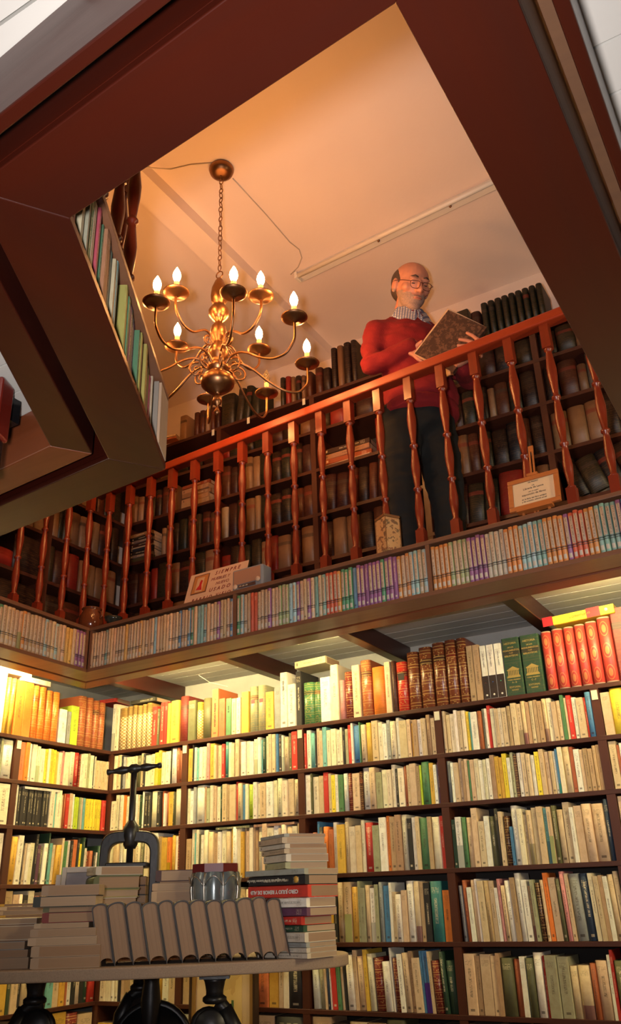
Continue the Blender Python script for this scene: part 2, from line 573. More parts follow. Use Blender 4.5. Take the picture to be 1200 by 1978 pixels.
def edge_boards(name, d0, d1, z0, z1, mats, mitre=True):
    """a beam along each edge of the opening, each its own board"""
    A, B = offset(VOID, d0), offset(VOID, d1)
    near = offset(VOID, .185)
    B[3] = near[3]
    B[2] = (B[2][0], near[2][1])
    B[4] = (near[4][0], B[4][1])
    root = empty(name, (0, 0, 0), kind='structure')
    n = len(A)
    for i in range(n):
        j = (i + 1) % n
        along = abs(A[j][0] - A[i][0]) > abs(A[j][1] - A[i][1])
        MB().prism([B[i], B[j], A[j], A[i]], z0, z1).build('beam', M['beam_lit'] if i in (0, 4, 5) else (M['beam_along'] if along else M['beam']), root, bevel=.003)
    return root


edge_boards('trim_floor_beams', .165, .255, 2.105, ZG, None)
# joists between the edge beam and the back wall
jt = empty('trim_joists', (0, 0, 0), kind='structure')
for x in (0.20, 0.963, 1.637, 2.408, 3.14, 3.9):
    MB().box(x - .028, x + .028, -.50, Y1, ZG - .085, ZG).build('joist', M['beam'], jt, bevel=.003)
for y in (-1.55,):
    MB().box(X0, .18, y - .028, y + .028, ZG - .085, ZG).build('joist', M['beam'], jt, bevel=.003)

# ------------------------------------------------------------------ shelves round the opening
ZS0, ZS1 = 2.100, 2.318
BT = .017
A0, A1 = offset(VOID, 0.0), offset(VOID, .13)
SHELF_NAMES = ['near left shelf facing the far corner', 'angled shelf of thin albums beside the chandelier', 'shelf over the nearest beam', 'shelf along the right hand beam', 'long shelf of pocket books under the balusters', 'short shelf of pocket books over the left bookcase']
SHELF_LABELS = ['brown shelf box along the left of the opening with plain underside', 'angled wooden shelf box holding thin albums beside the chandelier', 'dark red shelf box across the nearest side of the opening', 'dark red shelf box along the right side of the opening', 'long brown shelf box of pocket books below the red balusters', 'brown shelf box of pocket books above the bright left bookcase']
DIV = {4: [.330, .672], 5: [.5], 1: [], 0: [.5], 2: [.5], 3: [.33, .66]}
EDGE = {}
for i in range(6):
    j = (i + 1) % 6
    a, b, c, d = A0[i], A0[j], A1[j], A1[i]
    root = empty('gallery_shelf', (0, 0, 0), label=SHELF_LABELS[i], cat='shelf', group='shelf boxes round the gallery opening')
    va, vb = Vector(a), Vector(b)
    t = (vb - va).normalized()
    nrm = Vector((t.y, -t.x))
    L = (vb - va).length
    EDGE[i] = (va, t, nrm, L)
    dark = i in (2, 3)
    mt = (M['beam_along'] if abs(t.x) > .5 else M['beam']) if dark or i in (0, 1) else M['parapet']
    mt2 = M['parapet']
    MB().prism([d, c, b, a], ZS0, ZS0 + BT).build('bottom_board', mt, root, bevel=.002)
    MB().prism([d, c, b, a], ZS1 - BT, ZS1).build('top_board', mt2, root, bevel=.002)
    bk0, bk1 = offset(VOID, .118), A1
    MB().prism([bk1[i], bk1[j], bk0[j], bk0[i]], ZS0 + BT, ZS1 - BT).build('back_board', mt, root)
    for f in [0.0] + DIV[i] + [1.0]:
        w = .016
        s0 = min(max(f * L - w / 2, .001), L - w - .001)
        q = [va + t * s0 + nrm * .117, va + t * (s0 + w) + nrm * .117, va + t * (s0 + w) + nrm * .002, va + t * s0 + nrm * .002]
        MB().prism([tuple(k) for k in q], ZS0 + BT, ZS1 - BT).build('divider', mt2, root)

# ------------------------------------------------------------------ glowing fluorescent tubes behind the edge beams
TUBE_ON = (lambda t: t.fin((1, .9, .7), .5, emit=(1.0, 0.80, 0.34), estr=200))(NT('lit fluorescent tube'))


def glow_tube(a, b, label, off):
    a, b = Vector(a), Vector(b)
    L = (b - a).length
    r = empty('tube_lamp', (a.x, a.y, a.z), math.atan2(b.y - a.y, b.x - a.x), label=label, cat='lamp')
    MB().lathe([(.0128, .012), (.0128, L - .012)], 14, M=Matrix.Rotation(PI / 2, 4, 'Y')).build('tube', TUBE_ON, r)
    MB().box(0, L, -.014, .014, .020, ZG - a.z - .0005).build('housing', M['white_tube'], r)
    for x in (0, L - .0115):
        MB().box(x, x + .0115, -.013, .013, -.014, .0195).build('end_cap', M['white_tube'], r)


glow_tube((.25, -.33, 2.19), (.93, -.33, 2.19), 'lit fluorescent tube behind the edge beam near the room corner', 0)
glow_tube((1.32, -.33, 2.19), (1.58, -.33, 2.19), 'short lit fluorescent tube behind the edge beam above the white books', 0)
glow_tube((2.62, -.36, 2.19), (3.02, -.36, 2.19), 'short lit fluorescent tube behind the edge beam above the red volumes', 0)
glow_tube((.12, -1.30, 2.19), (.12, -.62, 2.19), 'lit fluorescent tube over the left bookcase, behind the short shelf', 0)
# ================================================================== ground floor bookcases
SZ = [1.858, 1.653, 1.449, 1.193, 0.921, 0.667, 0.41, 0.13]
UX = [0.0, 0.509, 1.205, 1.915, 2.604, 3.300, 4.0]
UY = [0.0, -0.639, -1.33, -2.02]
UW = .034
case = empty('bookcase', (0, 0, 0), label='dark wooden bookcase filling the far wall below the gallery', cat='bookcase')
for z in SZ:
    MB().box(-.24, UX[-1] + .017, 0, .24, z - .018, z).build('shelf', M['case'], case, bevel=.0015)
MB().box(-.24, UX[-1], .24, .25, .1, SZ[0] - .02).build('back_panel', M['dark'], case)
for x in UX:
    for k in range(7):
        MB().box(x - UW / 2, x + UW / 2, .001, .239, SZ[k + 1], SZ[k] - .018).build('upright', M['case_up'], case)
    if x > 0:
        MB().box(x - .012, x + .012, -.0025, .0, SZ[0] - .062, SZ[0] - .024).build('card_holder', M['card'], case, label='cream card')
MB().box(-.24, UX[-1], .03, .05, 0, SZ[7] - .018).build('plinth', M['case'], case)
case2 = empty('bookcase', (0, 0, 0), label='dark wooden bookcase along the left wall under the bright lamp', cat='bookcase')
for z in SZ:
    MB().box(-.24, 0, UY[-1] - .017, -.0005, z - .018, z).build('shelf', M['case'], case2, bevel=.0015)
MB().box(-.25, -.24, UY[-1], 0, .1, SZ[0] - .02).build('back_panel', M['dark'], case2)
for y in UY[1:]:
    for k in range(7):
        MB().box(-.239, -.001, y - UW / 2, y + UW / 2, SZ[k + 1], SZ[k] - .018).build('upright', M['case_up'], case2)
    MB().box(.0, .0025, y - .012, y + .012, SZ[0] - .062, SZ[0] - .024).build('card_holder', M['card'], case2, label='cream card')
MB().box(-.05, -.03, UY[-1], 0, 0, SZ[7] - .018).build('plinth', M['case'], case2)

# ------------------------------------------------------------------ books
PAL = dict(
    c=(.78, .70, .50), w=(.86, .83, .72), t=(.66, .50, .31), k=(.46, .31, .17), g=(.30, .32, .31), b=(.022, .02, .02), d=(.075, .028, .018),
    r=(.55, .035, .022), p=(.68, .28, .26), m=(.17, .022, .018), o=(.78, .22, .03), y=(.86, .68, .05), Y=(.70, .42, .06), e=(.08, .22, .09),
    E=(.025, .065, .035), l=(.48, .66, .04), u=(.07, .22, .42), U=(.025, .045, .09), q=(.16, .44, .42), Q=(.03, .18, .17), v=(.13, .05, .10),
    s=(.36, .37, .22), S=(.11, .11, .05), n=(.42, .12, .045), a=(.62, .18, .06))
CNAME = dict(c='cream', w='white', t='tan', k='brown paper', g='grey', b='black', d='dark brown', r='red', p='pink', m='maroon', o='orange', y='yellow', Y='mustard', e='green',
             E='dark green', l='lime green', u='blue', U='navy', q='turquoise', Q='teal', v='purple', s='sage green', S='olive', n='rust', a='burnt orange')


def unit_book(kind):
    """a closed book 1 x 1 x 1: spine on y = 0, covers on x = 0 and x = 1, page block inside"""
    m = MB()
    uvs = []
    if kind == 'flat':
        prof = [(0, .04), (.06, 0), (.94, 0), (1, .04)]
    elif kind == 'soft':
        prof = [(0, .05), (.12, .012), (.35, 0), (.65, 0), (.88, .012), (1, .05)]
    else:
        prof = [(0, .10), (.06, .05), (.2, .016), (.4, .001), (.6, .001), (.8, .016), (.94, .05), (1, .10)]
    n = len(prof)
    t = .07 if kind == 'flat' else .10
    sq = .02 if kind == 'round' else 0.0
    vs = [(x, y, z) for z in (0, 1) for x, y in prof]
    fs = [(k, k + 1, n + k + 1, n + k) for k in range(n - 1)]
    # outer boards
    b = len(vs)
    vs += [(0, 1, 0), (0, 1, 1), (t, 1, 0), (t, 1, 1), (1, 1, 0), (1, 1, 1), (1 - t, 1, 0), (1 - t, 1, 1), (t, .12, 0), (t, .12, 1), (1 - t, .12, 0), (1 - t, .12, 1)]
    fs += [(0, n, b + 1, b), (b, b + 1, b + 3, b + 2), (n - 1, b + 4, b + 5, 2 * n - 1), (b + 4, b + 6, b + 7, b + 5), (b + 2, b + 3, b + 9, b + 8), (b + 6, b + 10, b + 11, b + 7), (b + 8, b + 9, b + 11, b + 10)]
    for lo, z in ((True, 0), (False, 1)):
        o = 0 if lo else n
        q = b if lo else b + 1
        loop = [o + k for k in range(n)]
        cap = loop + [q + 4, q + 6, q + 10, q + 8, q + 2, q]
        fs.append(cap if not lo else cap[::-1])
    m.add(vs, fs, 0)
    spine = set(range(n - 1))
    nf = len(fs)
    m.box(t, 1 - t, .12, .985 if kind == 'round' else 1.0, sq, 1 - sq, 1)
    me = m.mesh('book_' + kind, [M['bk_paper'], M['pages']])
    uv = me.uv_layers.new(name='UVMap')
    for p in me.polygons:
        for li in p.loop_indices:
            co = me.vertices[me.loops[li].vertex_index].co
            uv.data[li].uv = (co.x, max(co.z, .0005)) if p.index in spine else (-1, -1)
        p.use_smooth = p.index in spine and kind != 'flat'
    return me


UB = {k: unit_book(k) for k in ('flat', 'soft', 'round')}
UBM = {}


def book_mesh(kind, mat):
    key = (kind, mat)
    if key not in UBM:
        me = UB[kind].copy()
        me.name = 'book_' + kind + '_' + mat
        me.materials[0] = M[mat]
        UBM[key] = me
    return UBM[key]


# page block alone and cover alone, for books near enough to show both
def cover_only(kind, mat):
    key = ('c', kind, mat)
    if key not in UBM:
        src = book_mesh(kind, mat)
        for want, tagk in ((0, 'c'), (1, 'p')):
            bm = bmesh.new()
            bm.from_mesh(src)
            bmesh.ops.delete(bm, geom=[f for f in bm.faces if f.material_index != want], context='FACES')
            me = bpy.data.meshes.new(src.name + ('_cover' if want == 0 else '_pages'))
            bm.to_mesh(me)
            bm.free()
            me.materials.append(src.materials[0])
            me.materials.append(src.materials[1])
            UBM[(tagk, kind, mat)] = me
    return UBM[key], UBM[('p', kind, mat)]


MASS = []            # small far paperbacks past the limit, joined at the end
KEEP = []
rnd = random.Random(5)


def lin(c, k):
    return tuple(min(1, max(0, x * k)) for x in c)


def place_book(name, cat, label, group, org, t, w, d, h, col, kind='flat', mat='bk_paper', lean=0.0, inset=0.0, parts=False, jit=.12):
    """org: front bottom corner nearest the row's start; t: unit direction of the row; the spine looks to the right of t"""
    nrm = Vector((-t.y, t.x))                         # into the shelf
    rz = math.atan2(t.y, t.x)
    k = 1 + rnd.uniform(-jit, jit)
    c = tuple(min(1, x * k * (1 + rnd.uniform(-jit, jit) * .4)) for x in col)
    Mx = Matrix.Translation((org.x + nrm.x * inset, org.y + nrm.y * inset, org.z)) @ Matrix.Rotation(rz, 4, 'Z') @ Matrix.Rotation(lean, 4, 'Y')
    rec = dict(name=name, cat=cat, label=label, group=group, M=Mx, s=(w, d, h), col=c, kind=kind, mat=mat, parts=parts)
    KEEP.append(rec)
    return rec


def tokens(s):
    return [(a, int(b), int(h or 0)) for a, b, h in re.findall(r'([a-zA-Z])(\d+)(?:h(\d+))?', s)]


def row(spec, start, end, z, hmax, shelf, bay, mat='bk_paper', kinds='flat', name='paperback', cat='book', group=None, depth=(.12, .16), hr=(.86, .985), lean=0.0, parts=False, hard='EdmgUSQn', gap=.0006, words='{sz} {col} {kd}, {o} from left on {shelf}, {bay}'):
    """fill a run of shelf with the books of one bay; widths are given in tenths and stretched to the run"""
    tk = tokens(spec)
    a, b = Vector(start), Vector(end)
    L = (b - a).length
    t = (b - a).normalized()
    tot = sum(w for _, w, _ in tk)
    hl = math.sin(abs(lean)) * hmax
    x = 0.0
    mean = tot / len(tk)
    for i, (c, w, hh) in enumerate(tk):
        ww = (L - hl) * w / tot
        h = hmax * (hh / 100 if hh else rnd.uniform(*hr))
        o = a + t * (x + (hl if lean < 0 else 0))
        x += ww
        hb = c in hard or (mat != 'bk_paper')
        sz = 'thick' if w > mean * 1.35 else ('slim' if w < mean * .65 else ('tall' if h > hmax * .95 else ('short' if h < hmax * .84 else 'medium')))
        nm = name if name != 'paperback' else ('hardback' if hb else 'paperback')
        kd = {'paperback': 'paperback', 'hardback': 'clothbound book'}.get(nm, 'book')
        k = kinds if kinds != 'flat' else ('round' if hb and w > 3 else ('soft' if rnd.random() < .4 else 'flat'))
        lab = words.format(sz=sz, col=CNAME[c], kd=kd, o=ordw(i + 1), shelf=shelf, bay=bay)
        mm = mat
        if mat == 'bk_paper' and nm == 'hardback' and c in 'md':
            mm = 'bk_leather'
        place_book(nm, cat, lab, group or ('books on ' + shelf + ', ' + bay), Vector((o.x, o.y, z + .0003)), t, ww - gap, rnd.uniform(*depth), h, PAL[c], k, mm, lean, rnd.uniform(0.002, .014), parts)


SH = ['the top shelf', 'the second shelf', 'the third shelf', 'the fourth shelf', 'the fifth shelf', 'the sixth shelf', 'the seventh shelf', 'the bottom shelf']
BAY = {'A': 'left wall end bay', 'B': 'left wall corner bay', 'C': 'corner bay', 'D': 'bay behind the lantern', 'E': 'middle bay', 'F': 'wide right bay', 'G': 'last right bay'}
RUN = {'A': ((0, UY[2] + UW / 2 + .001), (0, UY[1] - UW / 2 - .001)), 'B': ((0, UY[1] + UW / 2 + .001), (0, -.002)), 'C': ((UX[0] + UW / 2 + .001, 0), (UX[1] - UW / 2 - .001, 0)), 'D': ((UX[1] + UW / 2 + .001, 0), (UX[2] - UW / 2 - .001, 0)),
       'E': ((UX[2] + UW / 2 + .001, 0), (UX[3] - UW / 2 - .001, 0)), 'F': ((UX[3] + UW / 2 + .001, 0), (UX[4] - UW / 2 - .001, 0)), 'G': ((UX[4] + UW / 2 + .001, 0), (UX[5] - UW / 2 - .001, 0))}
ROWS = {
    1: dict(A='c5 t4 w6 s3 c4 t5 c5 w5 c4 Y4 c5 t4 w5 c9 s3 w3 b2 s2 w9h97',
            B='a6h97 o5h98 w2 g2 c6 c4 c5 y4 c3 y4 y4 Y3 c5 p3 c6 c7 r6 m2 c4 c6 s3 c4 b3 c2 t4h80 t4h80 t5h80 t4h80',
            C='c6h96 t6h97 b2 g4 c7h88 c6h88 t4 S6 t4 b3 c7 c7 Y6 Y4 c5 c7 b1 w7h97 n5 n5',
            D='Y6 b1 w3 q3 w5 c5 p4 Y6 t3 t5 r4 Q5 c4 t4 t5 k3 w6 c4 w5 c4 w4 q2 E4 c3 t4 t4 u3 b4 w2 t6 S3 r7h97',
            E='r2 w4 q5 b1 t3 t3 q4h98 c4 c5 c4 c2 b2 s3 r3 w2h99 u6 e1 t5 Y5 t6h98 c4 w4 g3 c5 w3 t7 t3 Y2h80 k4 w3 t4 k4 t4',
            F='t3 t4 c4 w3 t4 c4 y3 q2 w6 n4 s3 w2 r3 c4 t3 c3 t5 k4 t5 t4 t4 k3 t4 k3 k4 t4 c4 t4 t4 e3 t2 r4 w4 t6 r2 u5h97',
            G='t5 y7h98 w4 c7 t4 c4 s4 t5 c5 t4 k4 c5 w3 t5 c5 t4 t4 r3 c5 t4'),
    2: dict(A='t4 w5 c5 t4 c5 s3 c5 t4 c4 c5 t4 c6 w5 c6h97 c8h98',
            B='w3h99 b3h93 b3h93 b3h93 b2h93 b3h93 b3h93 b3h93 b3h93 b3h93 b3h93 b3h93 b2h93 c5h94 q2 c6 t3 n2 r4 t4 w2 l3h84 l3h84 s2h84 t3h84 q3h84 y3h83 y3h83 y3h83 y2h83 y3h83 y3h83 y3h83 r5h83',
            C='c7h80 c5 b1 c5 o4 c5 b3 p5 w4 c4 E3 w3 b6 b4 c9 b5 n5 w2 n4 Y7 S2 c9h96',
            D='c3 w4 g3 w9 k2 s4 c4 t3 c4 E2 t5 k2 t7 r2 t5 u3 c3 l5 w4 c3 t6 w7 c4 c5 c5 t6 t5',
            E='w6 S2 c6 t5 r5 t3 y4 w3 e5h88 w5 m4 t8 d3 w7h98 t6 s6h84 c5 c4 c4 b2 c6 n3 t3 t6 k3 l2 e7h97 Y4 w3 v2',
            F='g4 w3 t4 t3 k3 t3 e2 t4 c4 w4 c4 w3 k4 Y4 Y3 y4 w3 s3 d3 w4 t4 t4 w4 y4 t4 t4 t4 w2 u2 c4 t6h97 n3 w5 t3 k4 k4 k3 k3',
            G='t6 n2 w4 t5 c5 t4 k4 c5 w5 t4 t5 c4 u4 t5 c4'),
    3: dict(A='c5 w7 s4 t5 c6 k4 b3 c6 w5 t5 c7h92 w6h93',
            B='Y8h88 w7h91 b2h80 t3h76 w4h75 c6h78 b3 v5h74 S4h72 w5h78 E2 q5h79 t4h76 Y7h76 t3 e6h84 w3h86 b3h86 a6h88 b3 y4h80 E3 c5h72 m4h66 n5h67 b3h64 w4h64 E7h78',
            C='c5 t6 w4 c4 k4 t5 c6 S4 c5 t4 w5 k4 Y6h86 o3h86 Y4 c3 m2',
            D='k6h80 c4 q2 c3 S1 w4h86 c5 t6 k4 w4 c5 t5 Y2 w5 c4 Y3 k2 t3 c4 k2 k3 c5 t5 c6 w5 t3 c5 t6h90 c5 k2',
            E='r5h74 n5h75 u2 b4h84 o5h84 a4h78 w3 Y7h86 t4 c6h81 t5h82 c3 r7h86 s6h80 w6h93 o3 k5h93 k5 c5 b4h88 w3 t3 e7h87 k3 c7h87 r3h88',
            F='E3h80 w5h84 e4h83 t5h82 t5 t5h74 w4h82 S5h81 b3 t3 d5h80 u2h62 w5 c4 t3h80 t4 t4h90 t5h91 q3h88 t3 S4h91 t5h84 t5h95 w3h86 t6h88 t7h90 t9h89 U4h95',
            G='t6 c5 k5 t6 w4 t5 S4 t6 c5'),
    4: dict(A='', B='k6 t4 c3 b4 c5 m5 t4 c3 t4 k3 s3 t4 c4 k5 t4 c4 t3 m3 c4', C='t6 k3 c5 t4 c4 k3 c4 t4 s3 c4 t4 k4 c3 b2 t4',
            D='k6 c3 t5 b4 t4 c5 k4 t3 c5 S4 t6 c3 t4 c4 k3 t4 w3 c4 s3 t5 c4 t3 r3 t4 c4 k4',
            E='r5h90 w3 s3h91 t3 o3h84 Y6h92 b3h78 t6h94 t6h94 Y6h86 s2 s4h84 t4h88 w4h83 s3 g4h92 u5h86 w2 t3h76 w5h72 t4h78 w6h92 t5h91 k3h90 b5h88 Q9h90 o6h76',
            F='g4h82 n4h90 w4h79 t4 w2 t6h88 k4h88 t4 w3h77 p3h90 t4h80 w5h87 k4h91 w5 w5h87 k3h78 s3h87 d5h82 t3h86 o4h96 t6h89 S4h87 p4h97 t3h94 g9h93 U7h93 c4h93 t4 k3 w4h88 t5 t4',
            G='r4h95 t5 c6 t5 k5 t6 w4'),
    5: dict(A='s7 t6 c5 k5 t6 s6 t6', B='k2 Y7 S3 t6 b3 t6 r5 w3 b2 c5 q6 t6 Y5 n2 w4 b3 c5 b4 E4 r6h80', C='c4 c4 w3 c3 b2 t3 k4 t5 t5 k4 c3 t4 Y4 w5 t5',
            D='k5 t5 c5 t5 s4 t5 g4 b3h84 E3h84 w2 Y3 c3 a7h84 Y6h85 t3 c3 b8h88',
            E='w7h84 s5h84 t2 U2h87 w2 r5h88 e3h90 t3 b2 w7h88 t3h96 t6h86 Y3 c5h90 m8h84 w6h78 w2h100 m5h84 w4h90 t5h92 k3 t6h84 u2h95 u5h95 t2 m7h80 E4h94 E7h80',
            F='t8h91 k4h88 t8h90 t4h88 k3 S9h85 n5h83 w4h87 S6h85 w6h93 r2h88 s8h89 s8h87 t6h74 t8h75 n4h78 t8h82 w2h90 r2 S8h82 s5h80',
            G='s8 t6 k7 c6 t5'),
    6: dict(B='k6 t6 w5 c5 Y6 m5 t6', C='Y7h70 S6h74 Y6h70 S5 t6 Y6h72', D='w5h92 k5 g6 t5 b6', E='k7 b6 t6 k6 S6 t6 n5 t6', F='k8 t6 S6 k7 t6 n5 t7', G='k6 t6'),
}
GAPH = [0, SZ[0] - .018 - SZ[1], SZ[1] - .018 - SZ[2], SZ[2] - .018 - SZ[3], SZ[3] - .018 - SZ[4], SZ[4] - .018 - SZ[5], SZ[5] - .018 - SZ[6]]
for r, cells in ROWS.items():
    for bay, spec in cells.items():
        if not spec:
            continue
        if bay == 'G' and r >= 2:
            spec = spec + ' ' + spec
        ln = {('E', 5): -.05, ('F', 5): 0.0, ('F', 4): -.03, ('B', 3): .035}.get((bay, r), 0)
        row(spec, *RUN[bay], SZ[r], GAPH[r] * .985, SH[r], BAY[bay], lean=ln, parts=(r >= 4 and bay in 'EFG'))

# the tall books on the top shelf: (wall, start px, end px, height m, colour, mesh, material, words)
TOPB = []


def topbook(wall, x0, x1, yb, h, c, kind, mat, words, name='tall_book', d=.17, lean=0):
    if wall == 'b':
        a, b = P(x0, yb, 'z', SZ[0]), P(x1, yb, 'z', SZ[0])
        a, b = P(x0, yb, 'y', 0.0), P(x1, yb, 'y', 0.0)
        t, o, w = Vector((1, 0)), Vector((a.x, 0.004, SZ[0] + .0003)), b.x - a.x
    else:
        a, b = P(x0, yb, 'x', 0.0), P(x1, yb, 'x', 0.0)
        t, o, w = Vector((0, 1)), Vector((-.004, a.y, SZ[0] + .0003)), b.y - a.y
    col = PAL[c] if isinstance(c, str) else c
    TOPB.append((wall, a, b, h))
    return place_book(name, 'book', words, 'tall books on the top shelf', o, t, w - .0008, d, h, col, kind, mat, lean, 0.0, True, .04)


LE, RD = (.17, .045, .018), (.52, .06, .045)
tb = topbook
for i, (x0, x1, h, c, k, m_, w_) in enumerate([
        (-60, -30, .27, 'o', 'round', 'bk_leather', 'orange gilt volume partly cut off at the far left of the top shelf'), (-29, 4, .285, 'w', 'flat', 'bk_paper', 'plain white tall book under the glaring lamp, before the gilt pair'),
        (5, 14, .27, 'Y', 'round', 'bk_leather', 'first of two mustard volumes with gilt spines under the glaring lamp'), (14, 24, .27, 'Y', 'round', 'bk_leather', 'second of two mustard volumes with gilt spines under the glaring lamp'),
        (25, 41, .265, 'o', 'flat', 'bk_paper', 'plain orange tall book with pale top, next to the gilt pair'), (41, 58, .265, 'o', 'flat', 'bk_paper', 'plain orange tall book with pale top, before the ribbed orange set'),
        (59, 72, .26, 'o', 'round', 'bk_leather', 'first of four ribbed orange gilt volumes beneath the glaring lamp'), (72, 86, .26, 'o', 'round', 'bk_leather', 'second of four ribbed orange gilt volumes beneath the glaring lamp'),
        (86, 99, .25, 'o', 'round', 'bk_leather', 'third of four ribbed orange gilt volumes beneath the glaring lamp'), (99, 113, .25, 'o', 'round', 'bk_leather', 'fourth of four ribbed orange gilt volumes beneath the glaring lamp'),
        (114, 128, .17, 'w', 'flat', 'bk_paper', 'short white book beside the slim grey one on the top shelf'), (129, 136, .165, 'g', 'flat', 'bk_paper', 'slim grey short book beside the green box file'),
        (136, 151, .20, 'l', 'flat', 'bk_paper', 'pale green boxed book before the four ribbed rust volumes'),
        (152, 167, .262, 'n', 'round', 'bk_leather', 'first of four ribbed rust volumes with dark labels in the corner'), (168, 180, .262, 'n', 'round', 'bk_leather', 'second of four ribbed rust volumes with dark labels in the corner'),
        (181, 192, .255, 'n', 'round', 'bk_leather', 'third of four ribbed rust volumes with dark labels in the corner'), (192, 204, .25, 'n', 'round', 'bk_leather', 'fourth of four ribbed rust volumes with dark labels in the corner')]):
    tb('l', x0, x1, 1425, h, c, k, m_, w_, 'bound_volume' if k == 'round' else 'tall_book')
lst = [(213, 219, .255, 'w', 'flat', 'bk_paper', 'white tall book just past the room corner'), (219, 225, .25, 'c', 'flat', 'bk_paper', 'cream tall book before the gilt lattice set')]
for k, (x0, x1) in enumerate([(225, 240), (240, 250), (250, 259), (259, 269), (269, 278), (278, 288)]):
    lst.append((x0, x1, .225 + .003 * (k % 3), (.40, .24, .07), 'round', 'bk_pattern', ordw(k + 1) + ' of six gilt lattice volumes right of the corner'))
lst += [(291, 301, .205, 'r', 'flat', 'bk_paper', 'red book next after the gilt lattice set'), (301, 306, .19, 'S', 'flat', 'bk_paper', 'slim dark book between red books after the lattice set'), (307, 315, .22, 'r', 'flat', 'bk_paper', 'red cloth book, first of a slim red pair'), (315, 321, .22, 'r', 'flat', 'bk_paper', 'red cloth book, second of a slim red pair'),
        (321, 327, .21, 'Y', 'flat', 'bk_paper', 'slim mustard book after the slim red pair'), (327, 343, .22, 'Y', 'flat', 'bk_paper', 'broad yellow book beside the dark red one'), (344, 360, .235, 'm', 'round', 'bk_old', 'dark red rounded book right of the broad yellow one'),
        (361, 376, .205, 'S', 'flat', 'bk_paper', 'plain sage book before the small gilt volume'), (377, 388, .19, 'Y', 'round', 'bk_pattern', 'small gilt banded volume between sage and olive books'), (389, 406, .205, 'S', 'round', 'bk_old', 'olive gilt volume with rounded spine below the cable'),
        (407, 421, .245, 'a', 'flat', 'bk_paper', 'orange tall book with lettering along its spine, right of the olive one'), (421, 434, .19, 'n', 'flat', 'bk_paper', 'rust book behind the orange tall book'), (435, 446, .185, 'e', 'flat', 'bk_paper', 'bright green book with dark title'),
        (446, 455, .18, 't', 'flat', 'bk_paper', 'tan slim book beside the bright green one'), (455, 464, .18, 'c', 'flat', 'bk_paper', 'cream slim book before the orange mustard one'), (465, 480, .205, 'Y', 'flat', 'bk_paper', 'golden book left of the twin olive gilt volumes'),
        (480, 496, .225, 's', 'round', 'bk_leather', 'first of twin olive gilt volumes with red labels'), (496, 512, .225, 's', 'round', 'bk_leather', 'second of twin olive gilt volumes with red labels'), (512, 529, .185, 'Y', 'flat', 'bk_paper', 'pale orange book below the dark green cover end'),
        (529, 542, .20, 'g', 'flat', 'bk_paper', 'grey book with two black label blocks'), (541, 555, .27, 'w', 'flat', 'bk_paper', 'tallest pale grey book with lettered spine'), (555, 571, .205, 'w', 'flat', 'bk_paper', 'white book between tall grey and black books'),
        (572, 583, .262, 'b', 'flat', 'bk_paper', 'black tall book with pale band beside the wrapped green volume'), (585, 606, .20, 'e', 'round', 'bk_leather', 'green gilt volume wrapped in clear film'), (606, 619, .195, 'e', 'round', 'bk_leather', 'green gilt volume behind the film wrapped one'),
        (619, 640, .212, 'w', 'flat', 'bk_paper', 'broad bright white book'), (640, 655, .265, 'c', 'flat', 'bk_paper', 'cream tall book with tan label'), (656, 666, .185, 'p', 'round', 'bk_old', 'slim faded red book before the maroon one'),
        (666, 682, .22, 'm', 'round', 'bk_leather', 'maroon volume with pale bands'), (682, 698, .245, 't', 'flat', 'bk_paper', 'cream book left of the large orange red volume'), (698, 719, .262, 'n', 'round', 'bk_leather', 'large orange red gilt volume with wide bands'),
        (720, 746, .22, 'o', 'round', 'bk_old', 'plain orange thick book right of the large gilt volume'), (746, 758, .235, 't', 'flat', 'bk_paper', 'tan slim tall book beside the dark one'), (758, 768, .235, 'd', 'round', 'bk_old', 'dark brown slim volume'), (768, 789, .225, 'r', 'round', 'bk_leather', 'red gilt volume with black label')]
for k, (x0, x1, h) in enumerate([(790, 813, .262), (814, 839, .275), (841, 865, .285), (866, 888, .288), (889, 908, .288)]):
    lst.append((x0, x1, h, LE, 'round', 'bk_leather', ordw(k + 1) + ' of five glossy brown leather volumes with gilt bands'))
lst += [(909, 921, .245, 'k', 'flat', 'bk_paper', 'first brown paper covered book after the leather volumes'), (921, 934, .245, 'k', 'flat', 'bk_paper', 'second brown paper covered book after the leather volumes')]
for k, (x0, x1) in enumerate([(935, 947), (948, 962), (963, 978)]):
    lst.append((x0, x1, .235, 'w', 'flat', 'bk_paper', ordw(k + 1) + ' of three slim white books with black feet'))
lst += [(979, 1014, .25, 'E', 'flat', 'bk_old', 'first dark green volume with gold temple'), (1015, 1053, .25, 'E', 'flat', 'bk_old', 'second dark green volume with gold temple')]
for k, (x0, x1, h) in enumerate([(1056, 1077, .252), (1078, 1100, .255), (1101, 1122, .255), (1123, 1144, .258), (1145, 1168, .262), (1169, 1196, .272)]):
    lst.append((x0, x1, h, RD, 'round', 'bk_set', ordw(k + 1) + ' of six red rounded volumes with gilt medallions'))
lst += [(1197, 1240, .30, 'm', 'flat', 'bk_old', 'broad dark red book at the right edge'), (1241, 1262, .28, 'S', 'round', 'bk_old', 'olive volume past the broad dark red book'), (1263, 1288, .26, 't', 'flat', 'bk_paper', 'tan tall book past the olive volume')]
TOPREC = {}
for x0, x1, h, c, k, m_, w_ in lst:
    yb = 1447 + (x0 - 210) * (1305 - 1447) / 990.0
    TOPREC[w_] = tb('b', x0, x1, yb, h, c, k, m_, w_, 'bound_volume' if k == 'round' else 'tall_book')

